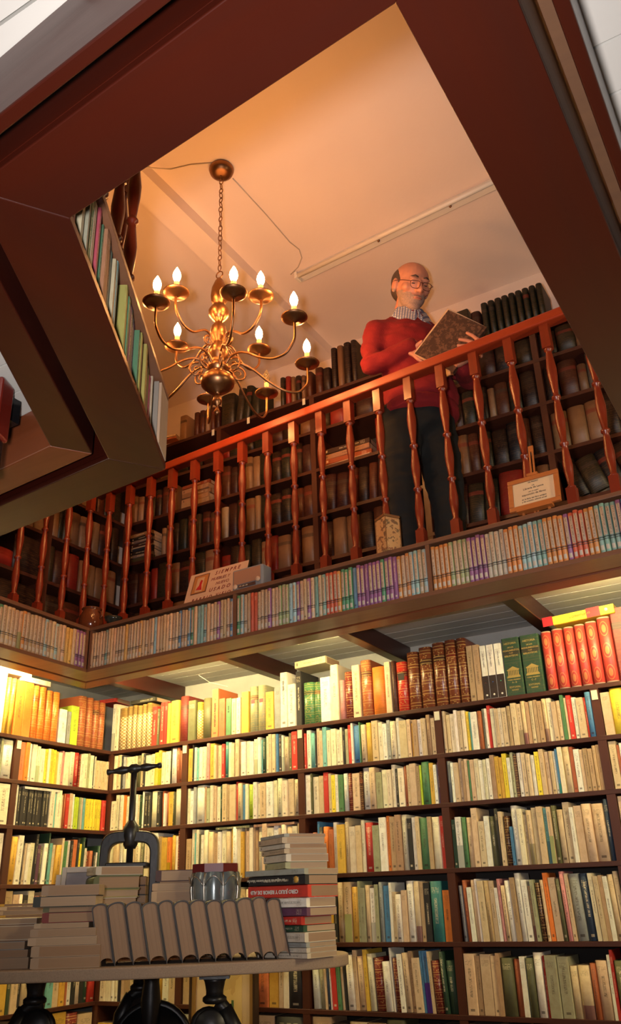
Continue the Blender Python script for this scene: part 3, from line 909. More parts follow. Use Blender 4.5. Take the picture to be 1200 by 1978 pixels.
# ------------------------------------------------------------------ pocket books in the gallery shelves
POCKC = [(.30, .34, .16), (.50, .10, .05), (.55, .22, .06), (.10, .20, .30), (.20, .35, .30), (.08, .24, .12), (.62, .36, .10), (.25, .10, .22), (.30, .45, .45), (.45, .40, .32)]
CN2 = ['olive', 'red', 'orange', 'blue', 'sea green', 'green', 'amber', 'violet', 'pale blue', 'grey brown']


def pocket_row(edge, f0, f1, n, where, tanfrac):
    va, t, nrm, L = EDGE[edge]
    s0, s1 = f0 * L + .010, f1 * L - .010
    w = (s1 - s0) / n
    run = -1
    for i in range(n):
        s = s0 + i * w
        fr = tanfrac(i / n)
        if run <= 0:
            ci = rnd.choice([0, 1, 2, 3, 4, 5, 6, 1, 2, 8, 9, 7]) if rnd.random() > .1 else 7
            run = rnd.randint(1, 4)
        run -= 1
        if rnd.random() < fr:
            c, cn = lin((.50, .34, .20), rnd.uniform(.75, 1.2)), 'tan'
        else:
            c, cn = POCKC[ci], CN2[ci]
        h = .172 + rnd.uniform(-.004, .003)
        # spines look into the opening: the row runs against the outline, so start from its far end
        o = va + t * (s + w) + nrm * .004
        place_book('pocket_book', 'book', f'{cn} pocket book, {ordw(n - i)} from left, {where}', 'pocket books in the gallery shelf', Vector((o.x, o.y, ZS0 + BT + .0003)), -t, w - .0006, .105, h, c, 'soft', 'bk_pocket' if rnd.random() > fr * .6 else 'bk_paper', 0, rnd.uniform(0, .004), False, .15)


# compartments of the long shelf, right to left (the outline runs right to left along the back)
pocket_row(4, 0.0, .330, 48, 'right compartment of the long shelf', lambda q: .04)
pocket_row(4, .330, .672, 50, 'middle compartment of the long shelf', lambda q: .1 + .4 * q)
pocket_row(4, .672, 1.0, 47, 'corner compartment of the long shelf', lambda q: .6 + .3 * q)
pocket_row(5, 0.0, .5, 27, 'shelf above the left bookcase', lambda q: .65)
pocket_row(5, .5, 1.0, 27, 'unseen end of the shelf above the left bookcase', lambda q: .65)
# thin albums in the angled shelf
va, t1, nr1, L1 = EDGE[1]
s = .115
k = 0
ALB = [(.30, .30, .24), (.16, .22, .28), (.40, .38, .10), (.10, .26, .14), (.45, .08, .12), (.26, .10, .28), (.50, .44, .30), (.12, .14, .14), (.42, .20, .10), (.20, .40, .40)]
AN = ['grey green', 'slate blue', 'yellow olive', 'dark green', 'crimson', 'violet', 'cream', 'charcoal', 'rust', 'pale teal']
while s < L1 - .03:
    w = rnd.uniform(.009, .019)
    if abs(s - .55 * L1) < .02:
        s += .03
        continue
    ci = rnd.randrange(10)
    k += 1
    o = va + t1 * (s + w) + nr1 * .004
    place_book('thin_album', 'book', f'{AN[ci]} thin album, {ordw(k)} from the outer end of the angled shelf', 'thin albums in the angled shelf', Vector((o.x, o.y, ZS0 + BT + .0003)), -t1, w - .0008, .108, rnd.uniform(.165, .182), lin(ALB[ci], .62), 'flat', 'bk_paper', 0, rnd.uniform(0, .02))
    s += w

# ------------------------------------------------------------------ emit the books
def book_area(r):
    c = r['M'] @ Vector((r['s'][0] / 2, 0, r['s'][2] / 2))
    return r['s'][0] * r['s'][2] / (c - CAM).length_squared


def in_view(r):
    c = r['M'] @ Vector((r['s'][0] / 2, 0, r['s'][2] / 2)) - CAM
    z = c.dot(_f)
    x, y = 600 + FPX * c.dot(_r) / z, 989 - FPX * c.dot(_u) / z
    return -40 < x < 1240 and -40 < y < 2060


def emit_books(recs, limits):
    by = {}
    for r in recs:
        by.setdefault(r['name'], []).append(r)
    for name, rs in by.items():
        rs.sort(key=lambda r: (in_view(r), book_area(r)), reverse=True)
        lim = limits.get(name, 300)
        for r in rs[:lim]:
            S = Matrix.Diagonal((*r['s'], 1))
            if r['parts']:
                mc, mp = cover_only(r['kind'], r['mat'])
            else:
                mc, mp = book_mesh(r['kind'], r['mat']), None
            o = bpy.data.objects.new(r['name'], mc)
            COL.objects.link(o)
            o.matrix_world = r['M'] @ S
            o.color = (*r['col'], 1)
            tag(o, r['label'], r['cat'], r['group'])
            if mp:
                q = bpy.data.objects.new('page_block', mp)
                COL.objects.link(q)
                q.parent = o
        rest = rs[lim:]
        if rest:
            m = MB()
            cols, uvl = [], []
            for r in rest:
                src = UB[r['kind']]
                S = r['M'] @ Matrix.Diagonal((*r['s'], 1))
                base = len(m.v)
                m.v += [S @ v.co for v in src.vertices]
                rn = rnd.random()
                uvs = src.uv_layers[0].data
                for p in src.polygons:
                    m.f.append([base + k for k in p.vertices])
                    m.m.append(p.material_index)
                    m.sm.append(False)
                    for li in p.loop_indices:
                        cols.append((*r['col'], rn))
                        uvl.append(tuple(uvs[li].uv))
            me = m.mesh(name + '_rows', [M['bk_paper_mass'], M['pages']])
            ca = me.color_attributes.new('tint', 'FLOAT_COLOR', 'CORNER')
            ca.data.foreach_set('color', [x for c in cols for x in c])
            uv = me.uv_layers.new(name='UVMap')
            uv.data.foreach_set('uv', [x for c in uvl for x in c])
            o = bpy.data.objects.new(name + '_rows', me)
            COL.objects.link(o)
            tag(o, 'smaller cream and coloured paperbacks filling the far shelves of the wall', 'books', None, 'stuff')


emit_books(KEEP, {'paperback': 315, 'hardback': 300, 'pocket_book': 300, 'thin_album': 300, 'bound_volume': 300, 'tall_book': 300})
print('books', len(KEEP), {n: sum(r['name'] == n for r in KEEP) for n in {r['name'] for r in KEEP}})
# ================================================================== gallery bookcases
VZ = [3.665, 3.44, 3.20, 2.94, 2.68, 2.42]
VX = [0.0, .69, 1.33, 1.96, 2.585, 3.22]
VY = [0.0, -.58, -1.2]
gc = empty('bookcase', (0, 0, 0), label='dark gallery bookcase of old volumes behind the standing man', cat='bookcase')
for z in VZ:
    MB().box(-.24, VX[-1], 0, .24, z - .018, z).build('shelf', M['case'], gc)
MB().box(-.24, VX[-1], .24, .25, VZ[-1], VZ[0] - .02).build('back_panel', M['dark'], gc)
for x in VX:
    for k in range(5):
        MB().box(x - .015, x + .015, .001, .239, VZ[k + 1], VZ[k] - .018).build('upright', M['case_up'], gc)
MB().box(-.24, VX[-1], .02, .04, ZG + .05, VZ[-1] - .018).build('plinth', M['case'], gc)
for px in (412, 587, 480):
    p = P(px, 830 - (px - 412) * .35, 'y', 0)
    MB().box(p.x - .009, p.x + .009, -.002, 0, VZ[0] - .045, VZ[0] - .005).build('card_holder', M['card'], gc)
gc2 = empty('bookcase', (0, 0, 0), label='dark gallery bookcase against the left wall behind the railing', cat='bookcase')
for z in VZ[1:]:
    MB().box(-.24, 0, -1.8, -.0005, z - .018, z).build('shelf', M['case'], gc2)
MB().box(-.25, -.24, -1.8, 0, VZ[-1], VZ[1] - .02).build('back_panel', M['dark'], gc2)
for y in VY[1:] + [-1.785]:
    for k in range(1, 5):
        MB().box(-.239, -.001, y - .015, y + .015, VZ[k + 1], VZ[k] - .018).build('upright', M['case_up'], gc2)
MB().box(-.04, -.02, -1.8, 0, ZG + .05, VZ[-1] - .018).build('plinth', M['case'], gc2)

KEEP.clear()
rnd.seed(11)
OLD = dict(n='(.16,.05,.025)')
GV = ['the top of the gallery bookcase', 'the upper gallery shelf', 'the second gallery shelf', 'the third gallery shelf', 'the fourth gallery shelf', 'the lowest gallery shelf']
GB = ['corner bay', 'bay behind the unlit candle', 'bay with the lying papers', 'bay behind the man', 'bay behind the framed notice']
SPEC = {
    (1, 0): 'm5h60 d5h60 k4h55 S6h60 d5h60 m5h58', (1, 1): 'r3h50 S4h55 d5h60 E6h75 m5h60 d6h62 k4h60', (1, 2): 'S5h60 r5h80 d4h55 m6h70 d5h60 g4h62 k5h60',
    (1, 3): 'd5h70 m5h75 S5h70 k4h72 m5h75 d6h78 S5h72', (1, 4): 'd5h72 S5h76 k4h74 d5h78 m6h72 S5h74 r4h70',
    (2, 0): 'k6h85 t5h80 m5 S5 d5 n6 k6h85', (2, 1): 'n5h90 m4 m4 t4h98 t4h94 E6 d5 E5 d6 m5', (2, 2): 'r9h96 r4h96 E6h90 d5 S5 k6h70 k6h70 m5', (2, 3): 'S5 d5 m6 E5 d5 t3h80 n5h85 S5 d6', (2, 4): 'd5h88 n6h90 k3h70 g6h96 E3h90 t5h94 r4h90 k5h95 m5',
    (3, 0): 't3h75 k4h80 d4 E5 n4 S5 m5 k4', (3, 1): 'w4h85 m5 S4 k5h90 t3h92 E5 d6 b5 n6h80 n5h80', (3, 2): 'm8h94 m6h90 n5h92 d5h88 n4h92 m5h94 S5 k5 d5', (3, 3): 'd6 b6 k5 n4h90 S5 d6 U5h92 n4h90 d5', (3, 4): 'k6h84 k6h86 k6h88 d5 m5h80 n6 S5 d6',
    (4, 0): 'm5h82 n5h80 r3h85 S5 k4 d5 E5 t4', (4, 1): 'r5h70 d5 E5 S5 t3h80 r5h88 k6h82 m5 k6', (4, 2): 'm6h88 k6h90 k6h88 d6 n5 n6 m5h88 d6', (4, 3): 'd8 m6 S6 E6 r9h96 d5 k5', (4, 4): 'b5 S7 U6 d8 n8 d8',
    (5, 0): 'd6 n6 S6 k6 m5 t4', (5, 1): 'n7 r4h80 n6h84 k6h84 m6 d6', (5, 2): 'd7 k7h85 n7h85 m5 n6', (5, 3): 'd7 S6 n6h88 k6h88 m6', (5, 4): 'b6 d7 S7 n7 d7'}
for (r, b), sp in SPEC.items():
    hm = VZ[r - 1] - .018 - VZ[r]
    g0, g1 = {(3, 0): (.275, None), (2, 0): (None, .375), (2, 2): (1.70, None)}.get((r, b), (None, None))
    row(sp, (g0 or VX[b] + .017, 0), (g1 or VX[b + 1] - .017, 0), VZ[r], hm * .94, GV[r], GB[b], mat='bk_old', kinds='round', name='old_volume', depth=(.13, .17), hr=(.8, .96), parts=False,
        lean={(4, 4): -.28, (3, 2): .06, (4, 3): .05}.get((r, b), 0), words='{sz} {col} volume, {o} on {shelf}, {bay}')
SPL = {(1, 0): 'r5h85 r4h85 r5h85 m4 S4 d5', (2, 0): 'k6 r8h85 t5h85 b2 n4 E3 S6', (2, 1): 'm6 d6 k6', (3, 0): 't4h80 E3 S4 k6h85 t5h85 r3h85 t5h85 m8 d5', (3, 1): 'm6h90 n5 d6 w5h85 t4h85', (4, 0): 'S3 m6 r5 k4 t4 k5 t5', (4, 1): 'm5 r3h40 r4h40 d6', (5, 0): 'd6 n6 S6 k6', (5, 1): 'm6 d6'}
for (r, b), sp in SPL.items():
    hm = VZ[r - 1] - .018 - VZ[r]
    row(sp, (0, VY[b + 1] + .017), (0, VY[b] - .017 - (.02 if b == 0 else 0)), VZ[r], hm * .94, GV[r].replace('gallery shelf', 'side gallery shelf'), ['inner side bay', 'outer side bay'][b], mat='bk_old', kinds='round', name='old_volume', depth=(.13, .17), hr=(.8, .96),
        words='{sz} {col} volume, {o} on {shelf}, {bay}')
# volumes standing on top of the bookcase: x0 px, x1 px, height m, colour
for x0, x1, h, c, k, lab in [
        (345, 358, .17, 't', 'soft', 'tan loose paper bundle at the dim end above the railing'), (372, 382, .16, 'n', 'round', 'first of five rust volumes below the lowest candle'), (383, 393, .16, 'n', 'round', 'second of five rust volumes below the lowest candle'), (394, 403, .155, 't', 'round', 'third of five rust volumes below the lowest candle'), (404, 413, .155, 'n', 'round', 'fourth of five rust volumes below the lowest candle'), (414, 423, .15, 'm', 'round', 'fifth of five rust volumes below the lowest candle'),
        (424, 450, .21, 'S', 'round', 'broad dark olive volume right of the lowest candle'), (452, 466, .22, 'S', 'round', 'leaning olive volume, first of a dark pair'), (467, 480, .22, 'E', 'round', 'leaning olive volume, second of a dark pair'), (484, 500, .18, 'E', 'round', 'dark green volume left of the unlit candle'),
        (540, 549, .19, 'S', 'round', 'dark slim volume left of the red pair'), (550, 560, .185, 'r', 'round', 'bright red old volume under the dark candle pan'), (561, 569, .17, 'k', 'round', 'brown volume beside the bright red one'), (570, 580, .165, 'd', 'round', 'dark brown volume, second after the bright red one'), (581, 589, .155, 'k', 'round', 'thin brown volume behind the candle arm'),
        (590, 602, .165, 'n', 'round', 'rust volume with plain spine under the rightmost candle'), (608, 622, .17, 'n', 'round', 'wide rust volume right of a gap under the rightmost candle'), (623, 638, .15, 'd', 'round', 'dark volume before the tall brown group'),
        (640, 651, .265, 'd', 'round', 'first of four tall brown volumes left of the man'), (652, 664, .265, 'k', 'round', 'second of four tall brown volumes left of the man'), (665, 678, .27, 'd', 'round', 'third of four tall brown volumes left of the man'), (679, 690, .27, 'd', 'round', 'fourth of four tall brown volumes left of the man'),
        (835, 850, .15, 'm', 'round', 'maroon volume just right of the man'), (852, 868, .14, 'd', 'round', 'dark volume hidden behind the open book'), (874, 886, .22, 'd', 'round', 'dark slim volume above the open book'), (887, 911, .205, 'S', 'flat', 'olive broad book above the open book'), (913, 932, .17, 'm', 'round', 'faded maroon volume left of the dark green set')] + \
        [(934 + k * 13.5, 947 + k * 13.5, .205, 'E', 'round', ordw(k + 1) + ' of nine dark green ribbed volumes near the right beam') for k in range(9)]:
    yb = 850 - (x0 - 345) * (850 - 600) / 715.0
    a, b = P(x0, yb, 'y', 0.0), P(x1, yb, 'y', 0.0)
    place_book('old_volume', 'book', lab, 'volumes on top of the gallery bookcase', Vector((a.x, .004, VZ[0] + .0003)), Vector((1, 0)), b.x - a.x - .001, .16, h, lin(PAL[c], 1.1), k, 'bk_old', .12 if 'leaning' in lab else 0, 0, False, .08)
# lying stacks: (x, y, z) base, size, yaw, colours
STK = []


def lying(name, x, y, z, sx, sy, items, lab, group, yaw0=0.0, jit=.06, spine='x', kind='flat', mat='bk_paper', parts=True, labs=None, first=0):
    """books lying flat one on another; the spine faces -y of the turned book (or -x)"""
    zz = z
    for i, (c, th, *rest) in enumerate(items):
        fx_, fy_ = (rest + [1, 1])[:2] if len(rest) < 2 else rest[:2]
        w, d = sx * fx_, sy * fy_
        a = yaw0 + rnd.uniform(-jit, jit)
        # unit book: x thickness, y depth, z height -> laid on its side: thickness up
        R = Matrix.Rotation(a, 4, 'Z')
        if spine == 'x':       # spine looks to -y, long side along x
            B = Matrix(((0, 0, 1, -w / 2), (0, 1, 0, -d / 2), (1, 0, 0, 0), (0, 0, 0, 1)))
            s = (th, d, w)
        else:                  # spine looks to -x
            B = Matrix(((0, 1, 0, -w / 2), (0, 0, -1, d / 2), (1, 0, 0, 0), (0, 0, 0, 1)))
            s = (th, w, d)
        Mx = Matrix.Translation((x + rnd.uniform(-.004, .004), y + rnd.uniform(-.004, .004), zz + .0003)) @ R @ B
        col = PAL[c] if isinstance(c, str) else c
        KEEP.append(dict(name=name, cat='book', label=labs[i] if labs else lab.format(o=ordw(len(items) - i)), group=group, M=Mx, s=s, col=tuple(k * rnd.uniform(.93, 1.07) for k in col), kind=kind, mat=mat, parts=parts))
        zz += th + .0006
    return zz


g = 'old volumes lying in the gallery'
lying('old_volume', .12, .09, VZ[3], .17, .13, [('S', .02), ('k', .018), ('E', .016), ('g', .018), ('b', .018), ('U', .016), ('d', .02), ('g', .018)], 'dark lying book, {o} from the top of the corner stack', g, mat='bk_old', parts=False) if False else None
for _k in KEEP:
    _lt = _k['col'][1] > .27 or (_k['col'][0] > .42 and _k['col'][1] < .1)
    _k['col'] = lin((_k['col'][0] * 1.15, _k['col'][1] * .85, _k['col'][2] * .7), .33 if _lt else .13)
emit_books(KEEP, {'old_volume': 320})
print('old', len(KEEP))
KEEP.clear()
lying('lying_volume', .125, .085, VZ[3], .17, .15, [('S', .026), ('g', .020), ('b', .022), ('U', .018), ('w', .010), ('d', .024), ('g', .018), ('b', .020), ('k', .022)], 'dark lying volume, {o} from the top of the gallery corner stack', 'lying stack in the gallery corner', parts=False)
lying('lying_volume', .52, .085, VZ[2], .20, .15, [('t', .034), ('t', .030), ('k', .028), ('t', .030), ('n', .022)], 'tan thick volume, {o} from the top of the short stack by the corner', 'short lying stack near the gallery corner', parts=False)
lying('lying_volume', 1.53, .085, VZ[2], .28, .16, [('w', .006), ('a', .030), ('t', .030), ('d', .03)], 'paper bundle, {o} from the top of the heap left of the man', 'lying papers left of the man', parts=False)
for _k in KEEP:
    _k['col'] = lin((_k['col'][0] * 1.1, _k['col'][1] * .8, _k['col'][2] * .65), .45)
lying('lying_book', .33, -.028, VZ[0], .13, .05, [('n', .012), ('t', .012)], 'loose rust booklet lying at the dim end above the railing, {o} down', g, .2)
lying('lying_book', 1.60, -.03, VZ[2], .12, .05, [('w', .008), ('a', .022), ('Y', .016)], 'orange paper bundle lying at a shelf edge, {o} down', g, .1) if False else None
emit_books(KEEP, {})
KEEP.clear()

# ================================================================== railing
RB = offset(VOID, .155)
RO = offset(VOID, .098)
RB[0], RB[1], RB[2], RB[3] = (RB[0][0], RO[0][1]), RO[1], RO[2], RO[3]
RB[4], RB[5] = (3.290, -.746), (.282, -.502)
RZ0, RZ1 = ZG + .05, 3.115
BH = RZ1 - RZ0
prof = [(.012, .875), (.017, .868), (.017, .86), (.011, .855), (.0125, .84), (.0195, .76), (.0185, .72), (.011, .63), (.0105, .615), (.017, .61), (.017, .60), (.0105, .595), (.0125, .57), (.0185, .49), (.0175, .46), (.0105, .375), (.017, .37), (.017, .36), (.0105, .355), (.0125, .33), (.018, .26), (.017, .23), (.011, .16), (.017, .152), (.017, .145), (.012, .14)]
bmesh_b = MB().lathe([(r, z * BH) for r, z in prof][::-1], 12)
bmesh_b.box(-.0175, .0175, -.0175, .0175, .87 * BH, BH)
bmesh_b.box(-.0175, .0175, -.0175, .0175, 0, .145 * BH)
BME = bmesh_b.mesh('baluster', M['baluster'])
RLAB = ['railing hidden behind the near left shelf', 'railing of red balusters above the angled shelf', 'railing above the nearest beam', 'railing above the right beam', 'long red railing of turned balusters before the man', 'side railing of red balusters above the left pocket books']
for i in range(6):
    a, b = Vector(RB[i]), Vector(RB[(i + 1) % 6])
    t = (b - a).normalized()
    L = (b - a).length
    on_top = i in (0, 1, 2, 3)
    zb = ZS1 if on_top else RZ0
    root = empty('railing', (a.x, a.y, zb), math.atan2(t.y, t.x), label=RLAB[i], cat='railing')
    MB().box(.0285, L + .028, -.028, .028, RZ1 - zb, RZ1 - zb + .043).build('handrail', M['rail'], root, bevel=.006)
    n = max(3, round(L / .1529))
    for k in range(n):
        s = (k + .5) * L / n
        if i == 4:
            s = L - (.335 and ((k * .1529) + .075))
            if s < 0:
                continue
        o = bpy.data.objects.new('baluster', BME)
        COL.objects.link(o)
        o.parent = root
        o.location = (s, 0, 0)
        o.scale = (1, 1, (RZ1 - zb) / BH)

# ================================================================== chandelier
CX, CY = 1.574, -1.192
ch = empty('chandelier', (CX, CY, 0), label='aged brass chandelier with twelve candle arms hanging over the opening', cat='chandelier')
MB().lathe([(.004, ZC - .052), (.014, ZC - .05), (.035, ZC - .045), (.052, ZC - .03), (.058, ZC - .012), (.054, ZC)], 24).build('canopy', M['brass'], ch)
# body profile, bottom to top
bp = [(.002, 2.872), (.010, 2.878), (.013, 2.89), (.006, 2.905), (.005, 2.915), (.016, 2.925), (.020, 2.94), (.014, 2.955), (.008, 2.965), (.012, 2.975), (.045, 2.99), (.066, 3.01), (.071, 3.03), (.064, 3.048), (.04, 3.06), (.030, 3.07), (.036, 3.08), (.046, 3.09),
      (.046, 3.105), (.030, 3.115), (.022, 3.125), (.026, 3.14), (.040, 3.155), (.042, 3.18), (.034, 3.20), (.022, 3.215), (.020, 3.225), (.032, 3.24), (.036, 3.265), (.030, 3.30), (.018, 3.315), (.016, 3.325), (.030, 3.34), (.042, 3.36), (.044, 3.38), (.034, 3.40), (.018, 3.41), (.024, 3.42),
      (.034, 3.435), (.036, 3.46), (.032, 3.50), (.018, 3.54), (.008, 3.555), (.002, 3.558)]
MB().lathe(bp, 28).build('body', M['brass'], ch)
z = 3.575
ring = [(.017 * math.cos(a), 0, 3.574 + .017 * math.sin(a)) for a in [2 * PI * k / 16 for k in range(16)]]
MB().tube(ring, .0028, 6, closed=True).build('hanging_ring', M['brass'], ch)
zc, k = 3.612, 0
LM = {}
link = MB().tube([(.0085 * math.cos(a), 0, .0165 * math.sin(a)) for a in [2 * PI * q / 14 for q in range(14)]], .0022, 6, closed=True).mesh('chain_link', M['brass'])
while zc < ZC - .05:
    o = bpy.data.objects.new('chain_link', link)
    COL.objects.link(o)
    o.parent = ch
    o.location = (0, 0, zc)
    o.rotation_euler = (rnd.uniform(-.1, .1), 0, (k % 2) * PI / 2 + rnd.uniform(-.3, .3))
    zc += .0275
    k += 1


def arm_mesh(r, z0, z1, lo):
    """s-shaped arm in the xz plane from the body to the pan, with a scroll at its root"""
    if lo:
        pts = [(.03, z0), (.06, z0 + .035), (.10, z0 + .045), (.15, z0 + .025), (.21, z0 - .02), (.28, z0 - .055), (.34, z0 - .055), (.375, z0 - .02), (r, z0 + .01), (r, z1 - .005)]
    else:
        pts = [(.03, z0), (.045, z0 + .03), (.075, z0 + .04), (.11, z0 + .02), (.15, z0 - .01), (.20, z0 - .012), (.235, z0 + .015), (r, z0 + .05), (r, z1 - .005)]
    out = []
    P_ = [Vector((a, 0, b)) for a, b in pts]
    P_ = [P_[0]] + P_ + [P_[-1]]
    for i in range(1, len(P_) - 2):
        for q in range(5):
            s = q / 5
            a, b, c, d = P_[i - 1], P_[i], P_[i + 1], P_[i + 2]
            out.append(.5 * ((2 * b) + (c - a) * s + (2 * a - 5 * b + 4 * c - d) * s * s + (3 * b - a - 3 * c + d) * s ** 3))
    out.append(P_[-1])
    m = MB().tube(out, .0052, 8)
    sc = []
    cx, cz = (.085, z0 - .008) if lo else (.062, z0 - .006)
    R0 = .036 if lo else .026
    for q in range(26):
        a = PI * .55 - q * .36
        rr = R0 * (1 - q / 32)
        sc.append((cx + rr * math.cos(a), 0, cz + rr * math.sin(a)))
    m2 = MB().tube(sc, [.0046 - .0001 * q for q in range(26)], 7)
    return m.mesh('arm', M['brass']), m2.mesh('scroll', M['brass'])


am = {0: arm_mesh(.385, 3.085, 3.165, True), 1: arm_mesh(.255, 3.20, 3.305, False)}
pan = MB().lathe([(.004, -.012), (.012, -.01), (.018, -.004), (.040, .0), (.052, .007), (.053, .010), (.050, .0095), (.038, .004), (.013, .002), (.013, .014), (.0125, .014)], 24).mesh('drip_pan', M['brass'])
sleeve = MB().lathe([(.0105, .010), (.0105, .062), (.008, .064)], 14)
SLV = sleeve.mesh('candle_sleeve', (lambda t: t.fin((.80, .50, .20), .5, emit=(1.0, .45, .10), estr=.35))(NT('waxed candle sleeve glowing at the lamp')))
blb = [(.006, .060), (.009, .066), (.0145, .080), (.0165, .092), (.0145, .106), (.009, .120), (.004, .130), (.0008, .136)]
BON = (lambda t: t.fin((1, .8, .5), .4, emit=(1.0, .43, .125), estr=240))(NT('lit candle bulb'))
tg = NT('clear bulb glass')
BOFF = tg.fin((.9, .75, .5), .05, trans=.9)
BLB = MB().lathe(blb, 12).mesh('bulb', BON)
BLB2 = MB().lathe(blb, 14).mesh('bulb', BOFF)
FIL = MB().tube([(.004 * math.cos(q), .004 * math.sin(q), .075 + q * .004) for q in range(10)], .0009, 5).mesh('filament', M['gold'])
angs = [(0, a, .385, 3.17) for a in (-91, -45, -3, 47, 92, 133, 180, -136)] + [(1, a, .255, 3.31) for a in (-95, -12, 82, 172)]
for kd, a, r, z in angs:
    ar = math.radians(a)
    o = bpy.data.objects.new('arm', am[kd][0])
    COL.objects.link(o)
    o.parent = ch
    o.rotation_euler = (0, 0, ar)
    s = bpy.data.objects.new('scroll', am[kd][1])
    COL.objects.link(s)
    s.parent = o
    q = bpy.data.objects.new('drip_pan', pan)
    COL.objects.link(q)
    q.parent = o
    q.location = (r, 0, z)
    for nm, me in (('candle_sleeve', SLV), ('bulb', BLB2 if a == 92 else BLB)):
        b = bpy.data.objects.new(nm, me)
        COL.objects.link(b)
        b.parent = o
        b.location = (r, 0, z)
        if a == 92:
            b['label'] = 'unlit clear bulb' if nm == 'bulb' else 'leaning candle sleeve'
    if a == 92:
        b = bpy.data.objects.new('filament', FIL)
        COL.objects.link(b)
        b.parent = o
        b.location = (r, 0, z)

# ------------------------------------------------------------------ ceiling lamp batten and its wires
pa, pb = P(576, 541, 'z', ZC - .055), P(962, 356, 'z', ZC - .055)
vx = Vector((pb.x - pa.x, pb.y - pa.y, 0))
L = vx.length + .35
bt = empty('tube_lamp', (pa.x, pa.y, ZC), math.atan2(vx.y, vx.x), label='unlit white fluorescent tube lamp fixed under the upper ceiling', cat='lamp')
MB().box(-.01, L, .0, .05, -.035, 0).build('housing', M['white_tube'], bt, bevel=.004)
MB().lathe([(.0125, 0), (.0125, L - .02)], 16, M=Matrix.Translation((.01, -.018, -.045)) @ Matrix.Rotation(PI / 2, 4, 'Y')).build('tube', M['white_tube'], bt)
for xx in (-.004, L - .012):
    MB().box(xx, xx + .016, -.032, .02, -.062, -.02).build('end_cap', M['white_tube'], bt, bevel=.003)
for xx in (.33 * L, .6 * L):
    MB().lathe([(.004, -.045), (.007, -.04), (.007, -.03)], 10, M=Matrix.Translation((xx, .012, 0))).build('screw', M['brass'], bt)
w1 = [P(450, 345, 'z', ZC - .004), P(510, 410, 'z', ZC - .004), P(560, 468, 'z', ZC - .004), P(578, 482, 'z', ZC - .004), P(583, 498, 'z', ZC - .004), P(576, 516, 'z', ZC - .004), P(562, 530, 'z', ZC - .004)]
MB().tube(w1, .0028, 6).build('wire', M['wire'], label='pale thin wire running from chandelier rose to the tube lamp', cat='wire')
w2 = [P(410, 315, 'z', ZC - .004), P(370, 318, 'z', ZC - .004), P(330, 327, 'z', ZC - .004), P(292, 324, 'z', ZC - .072), P(255, 318, 'z', ZC - .072)]
MB().tube(w2, .003, 6).build('wire', M['wire'], label='pale doubled wire running from chandelier rose to the ceiling beam', cat='wire')
# ================================================================== the man reading at the railing
def blob_mesh(mb, voxel, name, smooth=4, mats=None, disp=None):
    me = mb.mesh(name + '_src', mats[0])
    o = bpy.data.objects.new(name + '_src', me)
    COL.objects.link(o)
    r = o.modifiers.new('r', 'REMESH')
    r.mode = 'VOXEL'
    r.voxel_size = voxel
    s = o.modifiers.new('s', 'SMOOTH')
    s.iterations = smooth
    s.factor = .6
    dg = bpy.context.evaluated_depsgraph_get()
    dg.update()
    out = bpy.data.meshes.new_from_object(o.evaluated_get(dg))
    out.name = name
    bpy.data.objects.remove(o)
    out.materials.clear()
    for m in mats:
        out.materials.append(m)
    out.polygons.foreach_set('use_smooth', [True] * len(out.polygons))
    if disp:
        for v in out.vertices:
            v.co += v.normal * disp(v.co)
    return out


def limb(mb, pts, radii, n=14):
    pts = [Vector(p) for p in pts]
    mb.tube(pts, radii, n)
    for p, r in zip(pts, radii):
        mb.ball(p, r, n, 8)


def link(name, me, parent=None, **kw):
    o = bpy.data.objects.new(name, me)
    COL.objects.link(o)
    if parent:
        o.parent = parent
    return tag(o, **kw)


SKIN = (lambda t: t.fin(t.mix(t.noise(t.obj(), 30, 4), (.60, .27, .165), (.48, .19, .12)), .5, bump=t.noise(t.obj(), 160, 3), bstr=.15))(NT('skin'))
BEARD = (lambda t: t.fin(t.mix(t.math('GREATER_THAN', t.noise(t.obj(), 420, 2), .5), (.44, .27, .20), (.27, .20, .165)), .8, bump=t.noise(t.obj(), 400, 2), bstr=.5))(NT('short grey beard over skin'))
HAIR = (lambda t: t.fin(t.mix(t.noise(t.obj((150, 150, 20)), 1, 3), (.035, .022, .018), (.09, .06, .045)), .6, bump=t.noise(t.obj((250, 250, 30)), 1, 2), bstr=.6))(NT('dark short hair'))
KNIT = (lambda t: t.fin(t.mix(t.noise(t.obj(), 9, 4), (.25, .005, .008), (.15, .003, .006)), .9, bump=t.noise(t.obj((300, 300, 140)), 1, 3), bstr=.8))(NT('red wool knit'))
TROU = (lambda t: t.fin(t.mix(t.noise(t.obj(), 12, 4), (.007, .008, .007), (.004, .0045, .004)), .9, bump=t.noise(t.obj((6, 6, 3)), 1, 4), bstr=.3))(NT('dark wool trousers'))
t = NT('checked shirt cloth')
tc = t.obj((150, 150, 150))
sp = t.n('ShaderNodeSeparateXYZ')
t.link(tc, sp.inputs[0])
ck = t.math('MAXIMUM', t.math('GREATER_THAN', t.math('SINE', t.math('MULTIPLY', sp.outputs[0], 3.6)), .35), t.math('GREATER_THAN', t.math('SINE', t.math('MULTIPLY', sp.outputs[2], 3.6)), .35))
SHIRT = t.fin(t.mix(ck, (.72, .70, .68), (.14, .17, .30)), .8)

